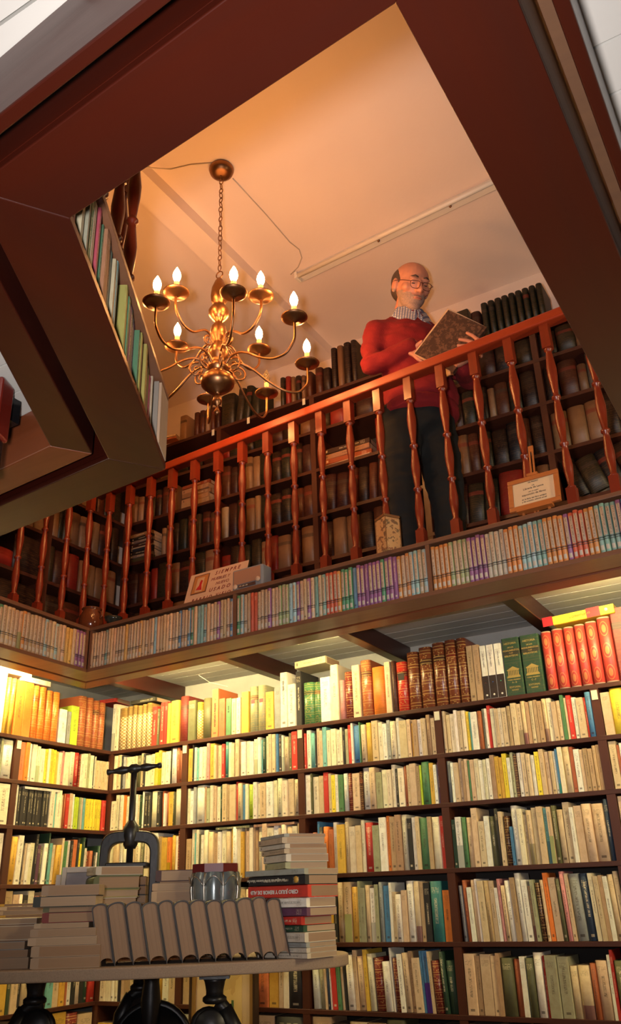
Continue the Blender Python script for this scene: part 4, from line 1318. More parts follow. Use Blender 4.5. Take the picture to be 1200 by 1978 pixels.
def smooth_(pts, k=5):
    n = len(pts)
    out = []
    for i in range(n):
        g = [Vector(pts[(i + d) % n]) for d in (-1, 0, 1, 2)]
        for q in range(k):
            t_ = q / k
            out.append(.5 * ((2 * g[1]) + (g[2] - g[0]) * t_ + (2 * g[0] - 5 * g[1] + 4 * g[2] - g[3]) * t_ * t_ + (3 * g[1] - g[0] - 3 * g[2] + g[3]) * t_ ** 3))
    return out


SHR, ELR, WRR = Vector((1.985, -.50, 3.525)), Vector((1.980, -.565, 3.315)), Vector((2.160, -.535, 3.365))
SHL, ELL, WRL = Vector((2.215, -.215, 3.525)), Vector((2.335, -.27, 3.27)), Vector((2.375, -.50, 3.205))
TOR = Vector((2.095, -.36, 3.40))
FW = Vector((.78, -.62, 0)).normalized()
HC = Vector((2.150, -.425, 3.778))
man = empty('person', (2.09, -.37, ZG + .05), label='balding bearded man in red sweater reading behind the long railing', cat='person')
B0 = man.location.copy()


def tr(me):
    me.transform(Matrix.Translation(-B0))
    return me


# sweater: torso, shoulders and both sleeves as one surface
sw = MB()
ang = math.atan2(FW.y, FW.x)
RT = Matrix.Translation(TOR) @ Matrix.Rotation(ang, 4, 'Z')        # local x forward, y to his left
sw.ball((.02, 0, .06), (.125, .185, .15), 20, 14, M=RT)
sw.ball((.035, 0, -.08), (.140, .175, .17), 20, 14, M=RT)
sw.ball((.045, 0, -.22), (.150, .180, .14), 20, 14, M=RT)
sw.ball((0, 0, .185), (.090, .14, .070), 16, 10, M=RT)
limb(sw, [SHR + (TOR + Vector((0, 0, .15)) - SHR) * .5, SHR, (SHR + ELR) / 2 + Vector((-.012, 0, 0)), ELR, (ELR + WRR) / 2 + Vector((0, 0, -.01)), WRR], [.080, .066, .058, .054, .050, .038])
limb(sw, [SHL + (TOR + Vector((0, 0, .15)) - SHL) * .5, SHL, (SHL + ELL) / 2, ELL, (ELL + WRL) / 2, WRL + (ELL - WRL) * .2], [.085, .070, .058, .052, .047, .040])
limb(sw, [(TOR.x + .0, TOR.y, 3.60), (TOR.x + .005, TOR.y - .003, 3.632)], [.092, .074])


def folds(co):
    return .009 * noise.noise(Vector((co.x * 9, co.y * 9, co.z * 22))) + .006 * noise.noise(Vector((co.x * 22 + 5, co.y * 18, co.z * 46)))


link('sweater', tr(blob_mesh(sw, .0095, 'sweater', 5, [KNIT], folds)), man, label='red v-neck wool sweater')
vr = MB()
Rn = Matrix.Translation((2.098, -.366, 3.640)) @ Matrix.Rotation(ang, 4, 'Z') @ Matrix.Rotation(.30, 4, 'Y')
vr.tube([Rn @ p for p in smooth_([(-.088, 0, .0), (-.05, .078, .0), (.03, .098, -.022), (.10, .06, -.075), (.150, .004, -.125), (.10, -.06, -.075), (.03, -.098, -.022), (-.05, -.078, .0)])], .0065, 8, closed=True)
link('neck_rib', tr(vr.mesh('neck_rib', KNIT)), man)
hem = MB().lathe([(1.02, 0), (1.05, .01), (1.05, .045), (1.0, .055)], 28, M=RT @ Matrix.Translation((.045, 0, -.33)) @ Matrix.Diagonal((.138, .166, 1, 1)))
link('sweater_hem', tr(hem.mesh('sweater_hem', KNIT)), man)
# trousers: pelvis and two legs
tz = MB()
HIP = Vector((2.095, -.37, 3.06))
tz.ball(HIP + Vector((0, 0, .02)), (.155, .135, .12), 18, 12)
sd = Vector((FW.y, -FW.x, 0)) * .088
for s, f in ((1, Vector((-.01, -.05, 0))), (-1, Vector((.02, .02, 0)))):
    limb(tz, [HIP + sd * s * .9, HIP + sd * s + f * .5 + Vector((0, 0, -.2)), HIP + sd * s + f + Vector((0, 0, -.40)), HIP + sd * s + f + Vector((0, 0, -.58)), HIP + sd * s + f + Vector((0, 0, -.705))], [.105, .092, .075, .066, .062])
link('trousers', tr(blob_mesh(tz, .012, 'trousers', 4, [TROU], folds)), man)
for s, f in ((1, Vector((-.01, -.05, 0))), (-1, Vector((.02, .02, 0)))):
    q = HIP + sd * s + f
    sh = MB().ball((.05, 0, .035), (.135, .045, .035), 16, 8, M=Matrix.Translation((q.x, q.y, ZG + .05)) @ Matrix.Rotation(ang, 4, 'Z'))
    link('shoe', tr(sh.mesh('shoe', M['dark'])), man)

# head, neck and hands: one skin surface for each bare region, all rooted under the clothes
yaw = math.radians(-38)
fwd = Vector((math.cos(yaw) * math.cos(.50), math.sin(yaw) * math.cos(.50), -math.sin(.50)))
xr = fwd.cross(Vector((0, 0, 1))).normalized()                    # his right
rollv = .05
up = xr.cross(fwd).normalized()
HM = Matrix((((xr.x, fwd.x, up.x, HC.x)), ((xr.y, fwd.y, up.y, HC.y)), ((xr.z, fwd.z, up.z, HC.z)), (0, 0, 0, 1)))
hd = MB()
hd.ball((0, -.014, .030), (.083, .100, .086), 24, 16, M=HM)
hd.ball((0, .010, -.008), (.077, .085, .083), 24, 16, M=HM)
hd.ball((0, .032, -.062), (.062, .058, .056), 20, 12, M=HM)
hd.ball((0, .058, -.100), (.036, .030, .022), 14, 10, M=HM)
for s in (-1, 1):
    hd.ball((s * .046, .052, -.020), (.028, .030, .026), 12, 8, M=HM)
    hd.ball((s * .030, .083, .022), (.026, .012, .009), 12, 8, M=HM)
    hd.ball((s * .085, -.006, -.010), (.012, .022, .036), 12, 10, M=HM)
    hd.ball((s * .012, .100, -.036), (.010, .012, .009), 10, 8, M=HM)
    hd.ball((s * .031, .076, .003), (.015, .013, .012), 10, 8, M=HM)
limb(hd, [HM @ Vector((0, .088, .014)), HM @ Vector((0, .102, -.012)), HM @ Vector((0, .113, -.033))], [.008, .010, .0125], 10)
hd.ball((0, .088, -.066), (.026, .014, .010), 12, 8, M=HM)
limb(hd, [HM @ Vector((0, -.01, -.06)), HM @ Vector((0, -.03, -.12)), Vector((2.10, -.36, 3.60))], [.055, .054, .062], 16)
# right hand closing on the page corner, left hand under the cover
u0 = Vector((.161, .06, .215)).normalized()
BL = Vector((2.190, -.560, 3.300))
v0 = (Vector((.140, .045, -.085)))
v0 = (v0 - u0 * v0.dot(u0)).normalized()
n0 = u0.cross(v0)
if n0.y > 0:
    n0 = -n0
BW, BHt = .268, .190


def bp_(u, v, n=0.0):
    return BL + u0 * u + v0 * v + n0 * n


head = blob_mesh(hd, .0042, 'body', 3, [SKIN, BEARD])
inv = HM.inverted()
for p in head.polygons:
    c = inv @ p.center
    j = .010 * noise.noise(c * 60)
    jaw = -.128 < c.z < -.048 + j + .45 * max(0, abs(c.x) - .045) and c.y > -.005 + j
    lips = abs(c.x) < .020 and -.074 < c.z < -.063
    if (jaw and not lips) and (c.z < -.075 + j or abs(c.x) > .026 or c.z < -.052 + j):
        p.material_index = 1
body = link('body', tr(head), man, label='head and neck with short grey beard')


def hand(name, wrist, palm_c, across, along, tips, thumb, lab):
    m = MB()
    limb(m, [wrist, wrist.lerp(palm_c, .5)], [.026, .028], 12)
    k = [(-.030), (-.010), (.011), (.031)]
    for i, kk in enumerate(k):
        b = palm_c + across * kk
        limb(m, [wrist.lerp(palm_c, .35) + across * kk * .5, b, b + along * .03], [.017, .0135, .0105], 8)
        t_ = tips[i]
        base = b + along * .03
        mid = base.lerp(t_, .5) + (base - palm_c).normalized() * .006
        limb(m, [base, mid, t_], [.0098, .0090, .0075], 8)
    limb(m, [palm_c - along * .02 + across * -.034, thumb.lerp(palm_c, .45) + across * -.012, thumb], [.015, .0115, .0090], 8)
    return link(name, tr(blob_mesh(m, .0032, name, 2, [SKIN])), man, label=lab)


# left hand: palm below the lower edge, fingers laid over the cover
pc = bp_(.155, .240, .010)
tips = [bp_(.098, .175, .011), bp_(.120, .150, .011), bp_(.150, .138, .011), bp_(.195, .148, .011)]
hand('hand', WRL + Vector((.0, -.03, .0)), pc, u0, -v0, tips, bp_(.09, .205, -.045), 'hand spread under the book cover')
pc = bp_(.030, -.045, -.030)
hand('hand', WRR + (WRR - ELR).normalized() * .012, pc, u0 * .8, v0, [bp_(.000, .035, -.042), bp_(.028, .045, -.042), bp_(.055, .045, -.042), bp_(.075, .035, -.042)], bp_(.07, -.012, -.008), 'hand holding the pages')
# shirt collar standing round the neck, two points spread over the sweater
cn = Vector((2.098, -.366, 3.648))
cb = MB()
R2 = Matrix.Translation(cn) @ Matrix.Rotation(ang, 4, 'Z') @ Matrix.Rotation(.30, 4, 'Y')
cb.lathe([(.080, -.03), (.076, .012), (.073, .034), (.069, .034), (.071, .0), (.074, -.03)], 24, M=R2, cap=False, sx=1.0, sy=1.02)
link('collar', tr(cb.mesh('collar', SHIRT)), man, label='blue checked shirt collar')
for s in (-1, 1):
    fl_ = MB()
    pts = [(.072, s * .003, .020), (.026, s * .076, .030), (.044, s * .110, -.026), (.128, s * .044, -.082), (.098, s * .003, -.030)]
    A_ = [R2 @ Vector(p) for p in pts]
    B_ = [R2 @ (Vector(p) + Vector((.006, 0, .004))) for p in pts]
    n = len(pts)
    fl_.add(A_ + B_, [list(range(n)), list(range(n, 2 * n))[::-1]] + [(k, (k + 1) % n, n + (k + 1) % n, n + k) for k in range(n)])
    link('collar_point', tr(fl_.mesh('collar_point', SHIRT)), man)
vn = MB()
A_ = [R2 @ Vector(p) for p in [(.080, -.030, -.006), (.080, .030, -.006), (.138, .0, -.105)]]
B_ = [p - (R2.to_3x3() @ Vector((.02, 0, .01))) for p in A_]
vn.add(A_ + B_, [(0, 2, 1), (3, 4, 5), (0, 1, 4, 3), (1, 2, 5, 4), (2, 0, 3, 5)])
link('shirt_front', tr(vn.mesh('shirt_front', SHIRT)), man)
# hair round the sides and back
hm = MB()
hm.ball((0, -.026, .022), (.0905, .0930, .082), 26, 20, M=HM)
hm.ball((0, -.045, -.02), (.080, .070, .062), 20, 14, M=HM)
hair = blob_mesh(hm, .0045, 'hair', 2, [HAIR])
bm = bmesh.new()
bm.from_mesh(hair)
kill = []
for f in bm.faces:
    c = inv @ f.calc_center_median()
    if (c.z > .088 and c.y > -.085) or c.y > .030 + .45 * max(0, c.z - .01) or (abs(c.x) < .052 and c.y > -.06 and c.z > .06) or (c.z < -.012 and c.y > -.012):
        kill.append(f)
bmesh.ops.delete(bm, geom=kill, context='FACES')
bm.to_mesh(hair)
bm.free()
ho = link('hair', tr(hair), man, label='dark hair round a bald crown')
so = ho.modifiers.new('thick', 'SOLIDIFY')
so.thickness = .006
so.offset = -1
# eyes, brows, mouth, glasses
for s in (-1, 1):
    e = MB().ball((s * .031, .0865, -.004), (.0115, .005, .0022), 12, 8, M=HM)
    link('eye', tr(e.mesh('eye', M['dark'])), man)
    e = MB().tube([HM @ Vector((s * x, y, z)) for x, y, z in ((.014, .097, .027), (.030, .096, .033), (.048, .083, .027))], [.003, .0042, .0025], 8)
    link('eyebrow', tr(e.mesh('eyebrow', HAIR)), man)
e = MB().tube([HM @ Vector(p) for p in ((-.022, .089, -.070), (-.008, .098, -.068), (.008, .098, -.068), (.022, .089, -.070))], [.002, .0035, .0035, .002], 8)
link('mouth', tr(e.mesh('mouth', plain('lip skin', (.42, .13, .10), .5))), man)
def smooth(pts, closed=False, k=4):
    n = len(pts)
    out = []
    for i in range(n if closed else n - 1):
        g = [Vector(pts[(i + d) % n] if closed else pts[min(max(i + d, 0), n - 1)]) for d in (-1, 0, 1, 2)]
        for q in range(k):
            t_ = q / k
            out.append(.5 * ((2 * g[1]) + (g[2] - g[0]) * t_ + (2 * g[0] - 5 * g[1] + 4 * g[2] - g[3]) * t_ * t_ + (3 * g[1] - g[0] - 3 * g[2] + g[3]) * t_ ** 3))
    return out if closed else out + [Vector(pts[-1])]


gl = MB()
for s in (-1, 1):
    c = [(s * x, .112 - abs(x) * .12, z - .012) for x, z in ((.008, .014), (.030, .018), (.052, .014), (.054, -.004), (.044, -.016), (.020, -.017), (.009, -.008))]
    gl.tube([HM @ p for p in smooth(c, True)], .0015, 6, closed=True)
    gl.tube([HM @ p for p in smooth([(s * .053, .105, .000), (s * .080, .070, .004), (s * .094, .0, .008), (s * .092, -.02, -.004)])], .0018, 6)
gl.tube([HM @ Vector(p) for p in ((-.008, .111, -.001), (0, .114, .002), (.008, .111, -.001))], .0016, 6)
gm = plain('brown spectacle frame', (.10, .02, .012), .3)
glo = link('glasses', tr(gl.mesh('glasses', gm)), man, label='thin brown framed glasses low on the nose')

# the book he holds, cover towards the railing
COV = (lambda t: t.fin(t.mix(t.math('GREATER_THAN', t.noise(t.obj(), 55, 5, .7), .52), (.06, .028, .016), (.14, .07, .04)), .6, bump=t.noise(t.obj(), 60, 4), bstr=.3))(NT('marbled brown book cover'))
PG = (lambda t: t.fin(t.mix(t.noise(t.obj((900, 900, 900)), 1, 2), (.70, .50, .32), (.52, .36, .22)), .9))(NT('old page edges'))
bk = empty('open_book', tuple(bp_(0, 0)), label='old open book with marbled brown cover held by the man', cat='book')
FM = Matrix(((u0.x, v0.x, n0.x, 0), (u0.y, v0.y, n0.y, 0), (u0.z, v0.z, n0.z, 0), (0, 0, 0, 1)))
link('cover', MB().box(0, BW, 0, BHt, -.004, 0, M=FM).mesh('cover', COV), bk)
pm = MB()
pm.add([FM @ Vector(p) for p in [(.004, -.006, -.005), (BW + .010, -.010, -.005), (BW + .004, BHt - .004, -.005), (.004, BHt - .004, -.005), (.004, -.022, -.034), (BW + .020, -.026, -.036), (BW + .006, BHt, -.022), (.004, BHt, -.022)]],
       [(0, 1, 2, 3), (7, 6, 5, 4), (0, 4, 5, 1), (1, 5, 6, 2), (2, 6, 7, 3), (3, 7, 4, 0)])
link('page_block', pm.mesh('page_block', PG), bk)
M2 = FM @ Matrix.Translation((0, BHt, -.010)) @ Matrix.Rotation(math.radians(-118), 4, 'X')
link('page_block', MB().box(.006, BW - .004, .002, BHt - .004, -.020, -.004, M=M2 @ Matrix.Scale(1, 4)).mesh('page_block2', PG), bk) if False else None
M3 = FM @ Matrix.Translation((0, BHt + .002, -.006)) @ Matrix.Rotation(math.radians(62), 4, 'X')
link('back_cover', MB().box(0, BW, -.004, .012, -.03, .0, M=FM @ Matrix.Translation((0, BHt, 0))).mesh('spine', COV), bk)
link('back_cover', MB().box(.0, BW + .004, 0, .14, -.004, 0, M=FM @ Matrix.Translation((0, BHt + .006, -.03)) @ Matrix.Rotation(math.radians(-128), 4, 'X')).mesh('back_cover', COV), bk)
link('page_leaf', MB().box(.003, BW, 0, .135, .0, .010, M=FM @ Matrix.Translation((0, BHt + .002, -.036)) @ Matrix.Rotation(math.radians(-128), 4, 'X') @ Matrix.Translation((0, 0, -.014))).mesh('leaves', PG), bk)
# ================================================================== table and what stands on it
TU, TV = Vector((.845, .535, 0)), Vector((-.535, .845, 0))
TZ = .93
TC = Vector((1.10, -1.245, 0))
TYAW = math.atan2(TU.y, TU.x)
STONE = (lambda t: t.fin(t.mix(t.noise(t.obj(), 260, 3, .7), (.40, .30, .22), (.20, .14, .10)), .75, bump=t.noise(t.obj(), 260, 3), bstr=.25))(NT('speckled terrazzo'))
tb_ = empty('table', (TC.x, TC.y, 0), TYAW, label='speckled stone topped table on black scrolled iron legs, piled with books', cat='table')
out = []
for k in range(72):
    a = 2 * PI * k / 72
    c, s = math.cos(a), math.sin(a)
    out.append((.88 * math.copysign(abs(c) ** (2 / 2.35), c), .365 * math.copysign(abs(s) ** (2 / 2.35), s)))
MB().prism(out, TZ - .034, TZ).build('tabletop', STONE, tb_, bevel=.005)


def iron_leg(name, loc, parent, flip=1, turn=0):
    """cast leg: fluted neck, collar, big scroll, then a curved shank to the floor"""
    m = MB()
    m.box(-.045, .045, -.03, .03, -.012, 0)
    m.lathe([(.026, -.062), (.026, -.045), (.031, -.02), (.036, -.012)], 16)
    m.lathe([(.028, -.078), (.036, -.072), (.036, -.062), (.028, -.056)], 16)
    sc = []
    for q in range(36):
        a = PI * .42 - flip * q * .33
        r = .066 * (1 - q / 48)
        sc.append((-flip * .012 + r * math.cos(a), 0, -.140 + r * math.sin(a)))
    m.tube(sc, [.021 * (1 - q / 62) for q in range(36)], 10)
    m.lathe([(.045, -.02), (.05, -.012), (.05, .012), (.045, .02)], 24, M=Matrix.Translation((-flip * .012, 0, -.14)) @ Matrix.Rotation(PI / 2, 4, 'X'))
    m.tube([(flip * .03, 0, -.09), (flip * .062, 0, -.15), (flip * .066, 0, -.24), (flip * .035, 0, -.38), (flip * .0, 0, -.55), (flip * -.03, 0, -.70), (flip * -.09, 0, -.82), (flip * -.14, 0, -.865)], [.022, .026, .030, .030, .026, .024, .028, .02], 12)
    m.lathe([(.05, -.896), (.05, -.88), (.02, -.86)], 14, M=Matrix.Translation((flip * -.14, 0, 0)))
    o = m.build(name, M['black_iron'], parent, loc)
    o.rotation_euler = (0, 0, turn)
    return o


def tloc(p, z):
    q = Matrix.Rotation(-TYAW, 4, 'Z') @ Vector((p.x - TC.x, p.y - TC.y, 0))
    return (q.x, q.y, z)


for (px, py), fl_ in (((60, 1890), -1), ((412, 1885), 1)):
    p = P(px, py, 'z', TZ - .034) + TV * .07
    iron_leg('leg', tloc(p, TZ - .034), tb_, fl_)
for p, fl_ in ((TC + TU * -.45 + TV * .2, -1), (TC + TU * .16 + TV * .25, -1)):
    iron_leg('leg', tloc(p, TZ - .034), tb_, fl_)
pc_ = P(275, 1880, 'z', TZ - .034) + TV * .22
col_ = MB().lathe([(.035, -.895), (.03, -.80), (.022, -.5), (.02, -.22), (.028, -.16), (.034, -.10), (.026, -.04), (.03, 0)], 16)
col_.build('column', M['black_iron'], tb_, tloc(pc_, TZ - .034))
wheel = MB().lathe([(.125, -.012), (.14, -.012), (.14, .012), (.125, .012)], 36, M=Matrix.Rotation(PI / 2, 4, 'X') @ Matrix.Rotation(0, 4, 'Z'), cap=False)
wheel.lathe([(.128, -.004), (.128, .004)], 36, M=Matrix.Rotation(PI / 2, 4, 'X'))
wheel.build('gear_disc', M['black_iron'], tb_, (tloc(pc_, 0)[0] + .005, tloc(pc_, 0)[1] + .03, .66))

# ---- the row of bound volumes standing on their fore-edges, heads towards the camera
LEATH = [plain('dark half leather binding %s' % n, c, .55) for n, c in (('black', (.03, .022, .018)), ('brown', (.075, .035, .02)), ('olive', (.05, .042, .024)))]
HEADP = (lambda t: t.fin(t.mix(t.noise(t.obj((300, 2, 2)), 1, 3), t.mix(t.noise(t.obj(), 8, 2), (.40, .27, .18), (.31, .20, .13)), (.22, .14, .09)), .9, bump=t.noise(t.obj((300, 2, 2)), 1, 2), bstr=.5))(NT('old head edges of bound volumes'))


def bound(w, h, d, idx):
    """x thickness, z height (spine up), y depth; the fore-edge hollow at the foot"""
    r = empty('bound_volume', (0, 0, 0))
    n = 10
    ct = .0028
    pts_o, pts_i = [], []
    for k in range(n + 1):
        a = PI * k / n
        pts_o.append((-w / 2 * math.cos(a), h - .012 + .012 * math.sin(a)))
        pts_i.append((-(w / 2 - ct) * math.cos(a), h - .016 + .012 * math.sin(a)))
    # cover: spine arch plus two boards
    oc = [(-w / 2, 0)] + pts_o + [(w / 2, 0)]
    ic = [(-w / 2 + ct, 0)] + pts_i + [(w / 2 - ct, 0)]
    m = MB()
    N = len(oc)
    vs = [Vector((x, y, z)) for y in (0, d) for x, z in oc + ic]
    fs = []
    for k in range(N - 1):
        fs += [(k + 1, k, 2 * N + k, 2 * N + k + 1), (N + k, N + k + 1, 3 * N + k + 1, 3 * N + k), (k, k + 1, N + k + 1, N + k), (2 * N + k + 1, 2 * N + k, 3 * N + k, 3 * N + k + 1)]
    fs += [(0, N, 3 * N, 2 * N), (N - 1, 3 * N - 1, 4 * N - 1, 2 * N - 1)]
    m.add(vs, fs, 0)
    m.build('cover', LEATH[idx % 3], r)
    pg_ = [(x * .97, z - .0005) for x, z in pts_i]
    bot = [((w / 2 - ct) * .97 * math.cos(PI * k / 8), .004 + .013 * math.sin(PI * k / 8)) for k in range(9)]
    prof = pg_ + bot
    vs = [Vector((x, y, z)) for y in (.004, d - .004) for x, z in prof]
    n2 = len(prof)
    MB().add(vs, [list(range(n2))[::-1], list(range(n2, 2 * n2))] + [(k, n2 + k, n2 + (k + 1) % n2, (k + 1) % n2) for k in range(n2)]).build('page_block', HEADP, r)
    return r


pA, pB = P(190, 1868, 'z', TZ), P(563, 1852, 'z', TZ)
rv = Vector((pB.x - pA.x, pB.y - pA.y, 0))
Lr = rv.length
rt = rv.normalized()
ryaw = math.atan2(rt.y, rt.x)
ws = [.031, .036, .033, .034, .031, .033, .034, .033, .031, .034, .029, .030]
tot = sum(ws)
x = 0
for i, w in enumerate(ws):
    ww = w / tot * Lr
    b = bound(ww * .965, .172 + rnd.uniform(-.004, .005), .19 + rnd.uniform(-.01, .01), rnd.randrange(3))
    x += ww
    lean = math.radians(-11.5)
    # turn about the right foot so that the volume rests on its board edge
    p = pA + rt * (x - ww * .5) - TV * 0 + TV * rnd.uniform(.0, .006)
    b.matrix_world = Matrix.Translation((p.x, p.y, TZ + .0005)) @ Matrix.Rotation(ryaw, 4, 'Z') @ Matrix.Rotation(lean, 4, 'Y') @ Matrix.Translation((0, 0, abs(math.sin(lean)) * ww * .49))
    tag(b, f'old bound volume on its fore-edge, {ordw(i + 1)} from left in the leaning row on the table', 'book', 'bound volumes leaning in a row on the table')

# ---- stacks
KEEP.clear()


def stack(items, corner, yaw, w, d, group, labs, kind='flat', jit=.03):
    """corner: world point of the nearest bottom corner; pages face -y, spines face -x of the turned frame"""
    R = Matrix.Rotation(yaw, 4, 'Z')
    z = corner.z
    for i, it in enumerate(items):
        c, th = it[0], it[1]
        ww, dd, ox, oy = w * (it[2] if len(it) > 2 else 1), d * (it[3] if len(it) > 3 else 1), it[4] if len(it) > 4 else 0, it[5] if len(it) > 5 else 0
        mat = it[6] if len(it) > 6 else 'bk_paper'
        kd = it[7] if len(it) > 7 else kind
        cen = Vector((corner.x, corner.y, 0)) + R @ Vector((w / 2 + ox, d / 2 + oy, 0))
        B = Matrix(((0, 1, 0, -ww / 2), (0, 0, -1, dd / 2), (1, 0, 0, 0), (0, 0, 0, 1)))
        Mx = Matrix.Translation((cen.x, cen.y, z + .0003)) @ Matrix.Rotation(yaw + rnd.uniform(-jit, jit), 4, 'Z') @ B
        KEEP.append(dict(name='stacked_book', cat='book', label=labs.format(o=ordw(len(items) - i)) if isinstance(labs, str) else labs[i], group=group, M=Mx, s=(th, ww, dd), col=PAL[c] if isinstance(c, str) else c, kind=kd, mat=mat, parts=True))
        z += th + .0007
    return z


COR = P(593, 1853, 'z', TZ) + TV * .01
PALE = (.60, .55, .45)
zt = stack([(PALE, .015, 1, 1, 0, 0), (PALE, .014, .98, 1, .002, .0), ('g', .013, 1, .98, 0, 0), (PALE, .028, 1.0, 1.0, -.002, 0), ('E', .019, 1.03, .9, .01, .004), ('r', .024, 1.0, .86, -.006, -.002), ('v', .024, 1.05, 1.0, .003, 0), ('w', .028, 1.0, 1.02, .0, 0)],
           COR, TYAW + math.radians(48), .145, .205, 'books in the tall right hand stack', ['pale booklet at the very bottom of the tall stack', 'pale booklet second from the bottom of the tall stack', 'grey booklet third from the bottom of the tall stack', 'pale thick booklet below the dark green spine', 'dark green spined book under the bright red one', 'bright red spined book in the tall stack under the purple one', 'purple spined book in the tall stack', 'white spined book with red and navy patch, under the red titled one'])
cT = Vector((COR.x, COR.y, zt)) - TV * .006
zt2 = stack([((.62, .05, .03), .036, 1.02, 1.12, 0, .006), ('b', .028, 1.03, 1.12, .0, .006), ((.34, .36, .30), .018, 1.10, 1.15, -.002, .010)], cT, TYAW + math.radians(48), .150, .225, 'books in the tall right hand stack',
            ['red book with large upside down white title in the tall stack', 'black book with small pale title and orange badge in the tall stack', 'grey and green spined book above the black titled one'])
cU = Vector((COR.x, COR.y, zt2)) + TU * -.055 + TV * .02
stack([('s', .020, .98, .9), (PALE, .023, 1.0, .96, 0, 0), ((.48, .38, .26), .015, 1, 1, -.006, 0), (PALE, .014, 1.0, 1.0, -.010, 0), ((.45, .36, .26), .019, 1, 1.03, -.016, 0), ('g', .010, .98, 1, -.010, 0)], cU, TYAW + math.radians(24), .150, .20,
      'pale books on top of the tall stack', 'pale worn book, {o} from the top of the tall right stack')
cA = P(52, 1874, 'z', TZ) + TV * .012
BRN = (.34, .24, .16)
stack([(BRN, .030, 1.0, 1, .004), (BRN, .030, 1.0, 1, .002), ((.42, .30, .20), .022, 1.0, 1, -.010), (BRN, .022, .96, 1, -.008), ((.42, .32, .22), .014, .80, .9, -.016), ('m', .028, .84, .9, .006, .01), ('S', .014, .80, .9, .004, .01), ((.03, .035, .03), .030, .93, .95, -.012, .005), (BRN, .030, .86, .9, .0, .01)],
      cA, TYAW + math.radians(3), .200, .15, 'books in the front left stack', 'book with browned pages, {o} from the top of the front left stack')
cL = P(-55, 1876, 'z', TZ) + TV * .03
stack([(BRN, .030, 1, 1), (BRN, .020, .94, 1, .0), ('g', .022, .92, 1, -.01), ('m', .002, 1.06, 1, .01), ((.50, .42, .32), .040, 1.04, 1, .01), ('m', .002, 1.06, 1, .01), (PALE, .016, 1.04, 1, .01)], cL, TYAW + math.radians(2), .155, .15, 'books at the left end of the table', 'pale book, {o} from the top of the leftmost stack')
cK = Vector((.80, -1.36, TZ))
stack([(BRN, .03), (BRN, .028), (BRN, .03), ('t', .022), ('t', .010), ('t', .012, 1.05), ('Y', .006, .9), ('t', .014), ('t', .012, .9), ('Y', .008, 1.0)], cK, TYAW - .05, .24, .16, 'booklets behind the left stacks', 'yellowed booklet, {o} from the top of the rear left heap', jit=.12)
cB = Vector((1.130, -1.255, TZ))
GRN = (.10, .12, .05)
stack([((.30, .18, .10), .038, 1.1, 1.0, 0, 0), (GRN, .032, 1, 1, 0, 0, 'bk_old', 'round'), (GRN, .034, 1, 1, 0, 0, 'bk_old', 'round'), ((.5, .44, .36), .027, 1, 1, .002, 0, 'bk_old', 'round'), ((.5, .44, .36), .027, 1, 1, .002, 0, 'bk_old', 'round'), ((.5, .44, .36), .027, 1, 1, .004, 0, 'bk_old', 'round'),
       ((.30, .26, .08), .024, 1, 1, .008, 0, 'bk_old', 'round'), (GRN, .044, 1.02, 1, .012, 0, 'bk_old', 'round'), ((.45, .42, .36), .028, 1.05, 1, .016, 0)], cB, TYAW + math.radians(27), .158, .19, 'bound books in the middle stack', 'calf bound book, {o} from the top of the stack before the press')
cC = Vector((1.275, -1.115, TZ))
stack([(BRN, .036), ((.40, .18, .12), .034, 1, .95), (BRN, .032, 1.0, 1), ((.42, .28, .16), .030, 1, 1, 0), (BRN, .032, 1, 1, .0), ('k', .036, 1, 1, .0), ((.42, .28, .16), .024, .98, 1, .0), ('b', .004, 1, 1, .01), ((.06, .02, .018), .036, 1.08, 1, .018)], cC, TYAW + math.radians(8), .152, .17, 'books in the stack beside the lantern',
      'book with browned pages, {o} from the top of the stack beside the lantern')
emit_books(KEEP, {})
KEEP.clear()
# titles on two spines of the tall stack (upside down, as they lie)
Rs = Matrix.Rotation(TYAW + math.radians(48), 4, 'Z')
sx = (Rs @ Vector((-1, 0, 0)))


def spine_text(s, size, zc, off_y, mat, par, bold=0):
    org = Vector((cT.x, cT.y, 0)) + Rs @ Vector((-.0035, off_y, 0))
    # reading direction runs along +y of the frame turned over: upside down
    X = Rs @ Vector((0, 1, 0))
    Z = Vector((0, 0, -1))
    N = sx
    Mx = Matrix(((X.x, Z.x, N.x, org.x), (X.y, Z.y, N.y, org.y), (0, Z.z, N.z, zc), (0, 0, 0, 1)))
    o = text_mesh(s, size, Mx, mat, 'title', None, bold=bold)
    if par:
        o.parent = par
        o.matrix_parent_inverse = par.matrix_world.inverted()
    return o


bpy.context.view_layer.update()
sb = {o.get('label', ''): o for o in bpy.data.objects if o.name.startswith('stacked_book')}
rb = next(o for l, o in sb.items() if l.startswith('red book with large'))
bb_ = next(o for l, o in sb.items() if l.startswith('black book with small'))
spine_text('CERO JULIO Y REMOR DE ALBO', .0152, zt + .018, .135, M['white_ink'], rb, .0006)
spine_text('Le vague de la Parisienne blanche', .0125, zt + .037 + .015, .165, M['card'], bb_)
X = Rs @ Vector((0, 1, 0))
og = Vector((cT.x, cT.y, 0)) + Rs @ Vector((-.008, .030, 0))
Mb = Matrix(((X.x, 0, sx.x, og.x), (X.y, 0, sx.y, og.y), (0, -1, 0, zt + .052), (0, 0, 0, 1)))
bg = MB().lathe([(.010, -.0004), (.010, .0006)], 20, M=Mb).build('badge', plain('orange badge print', (.72, .42, .08), .5))
bg.parent = bb_
bg.matrix_parent_inverse = bb_.matrix_world.inverted()

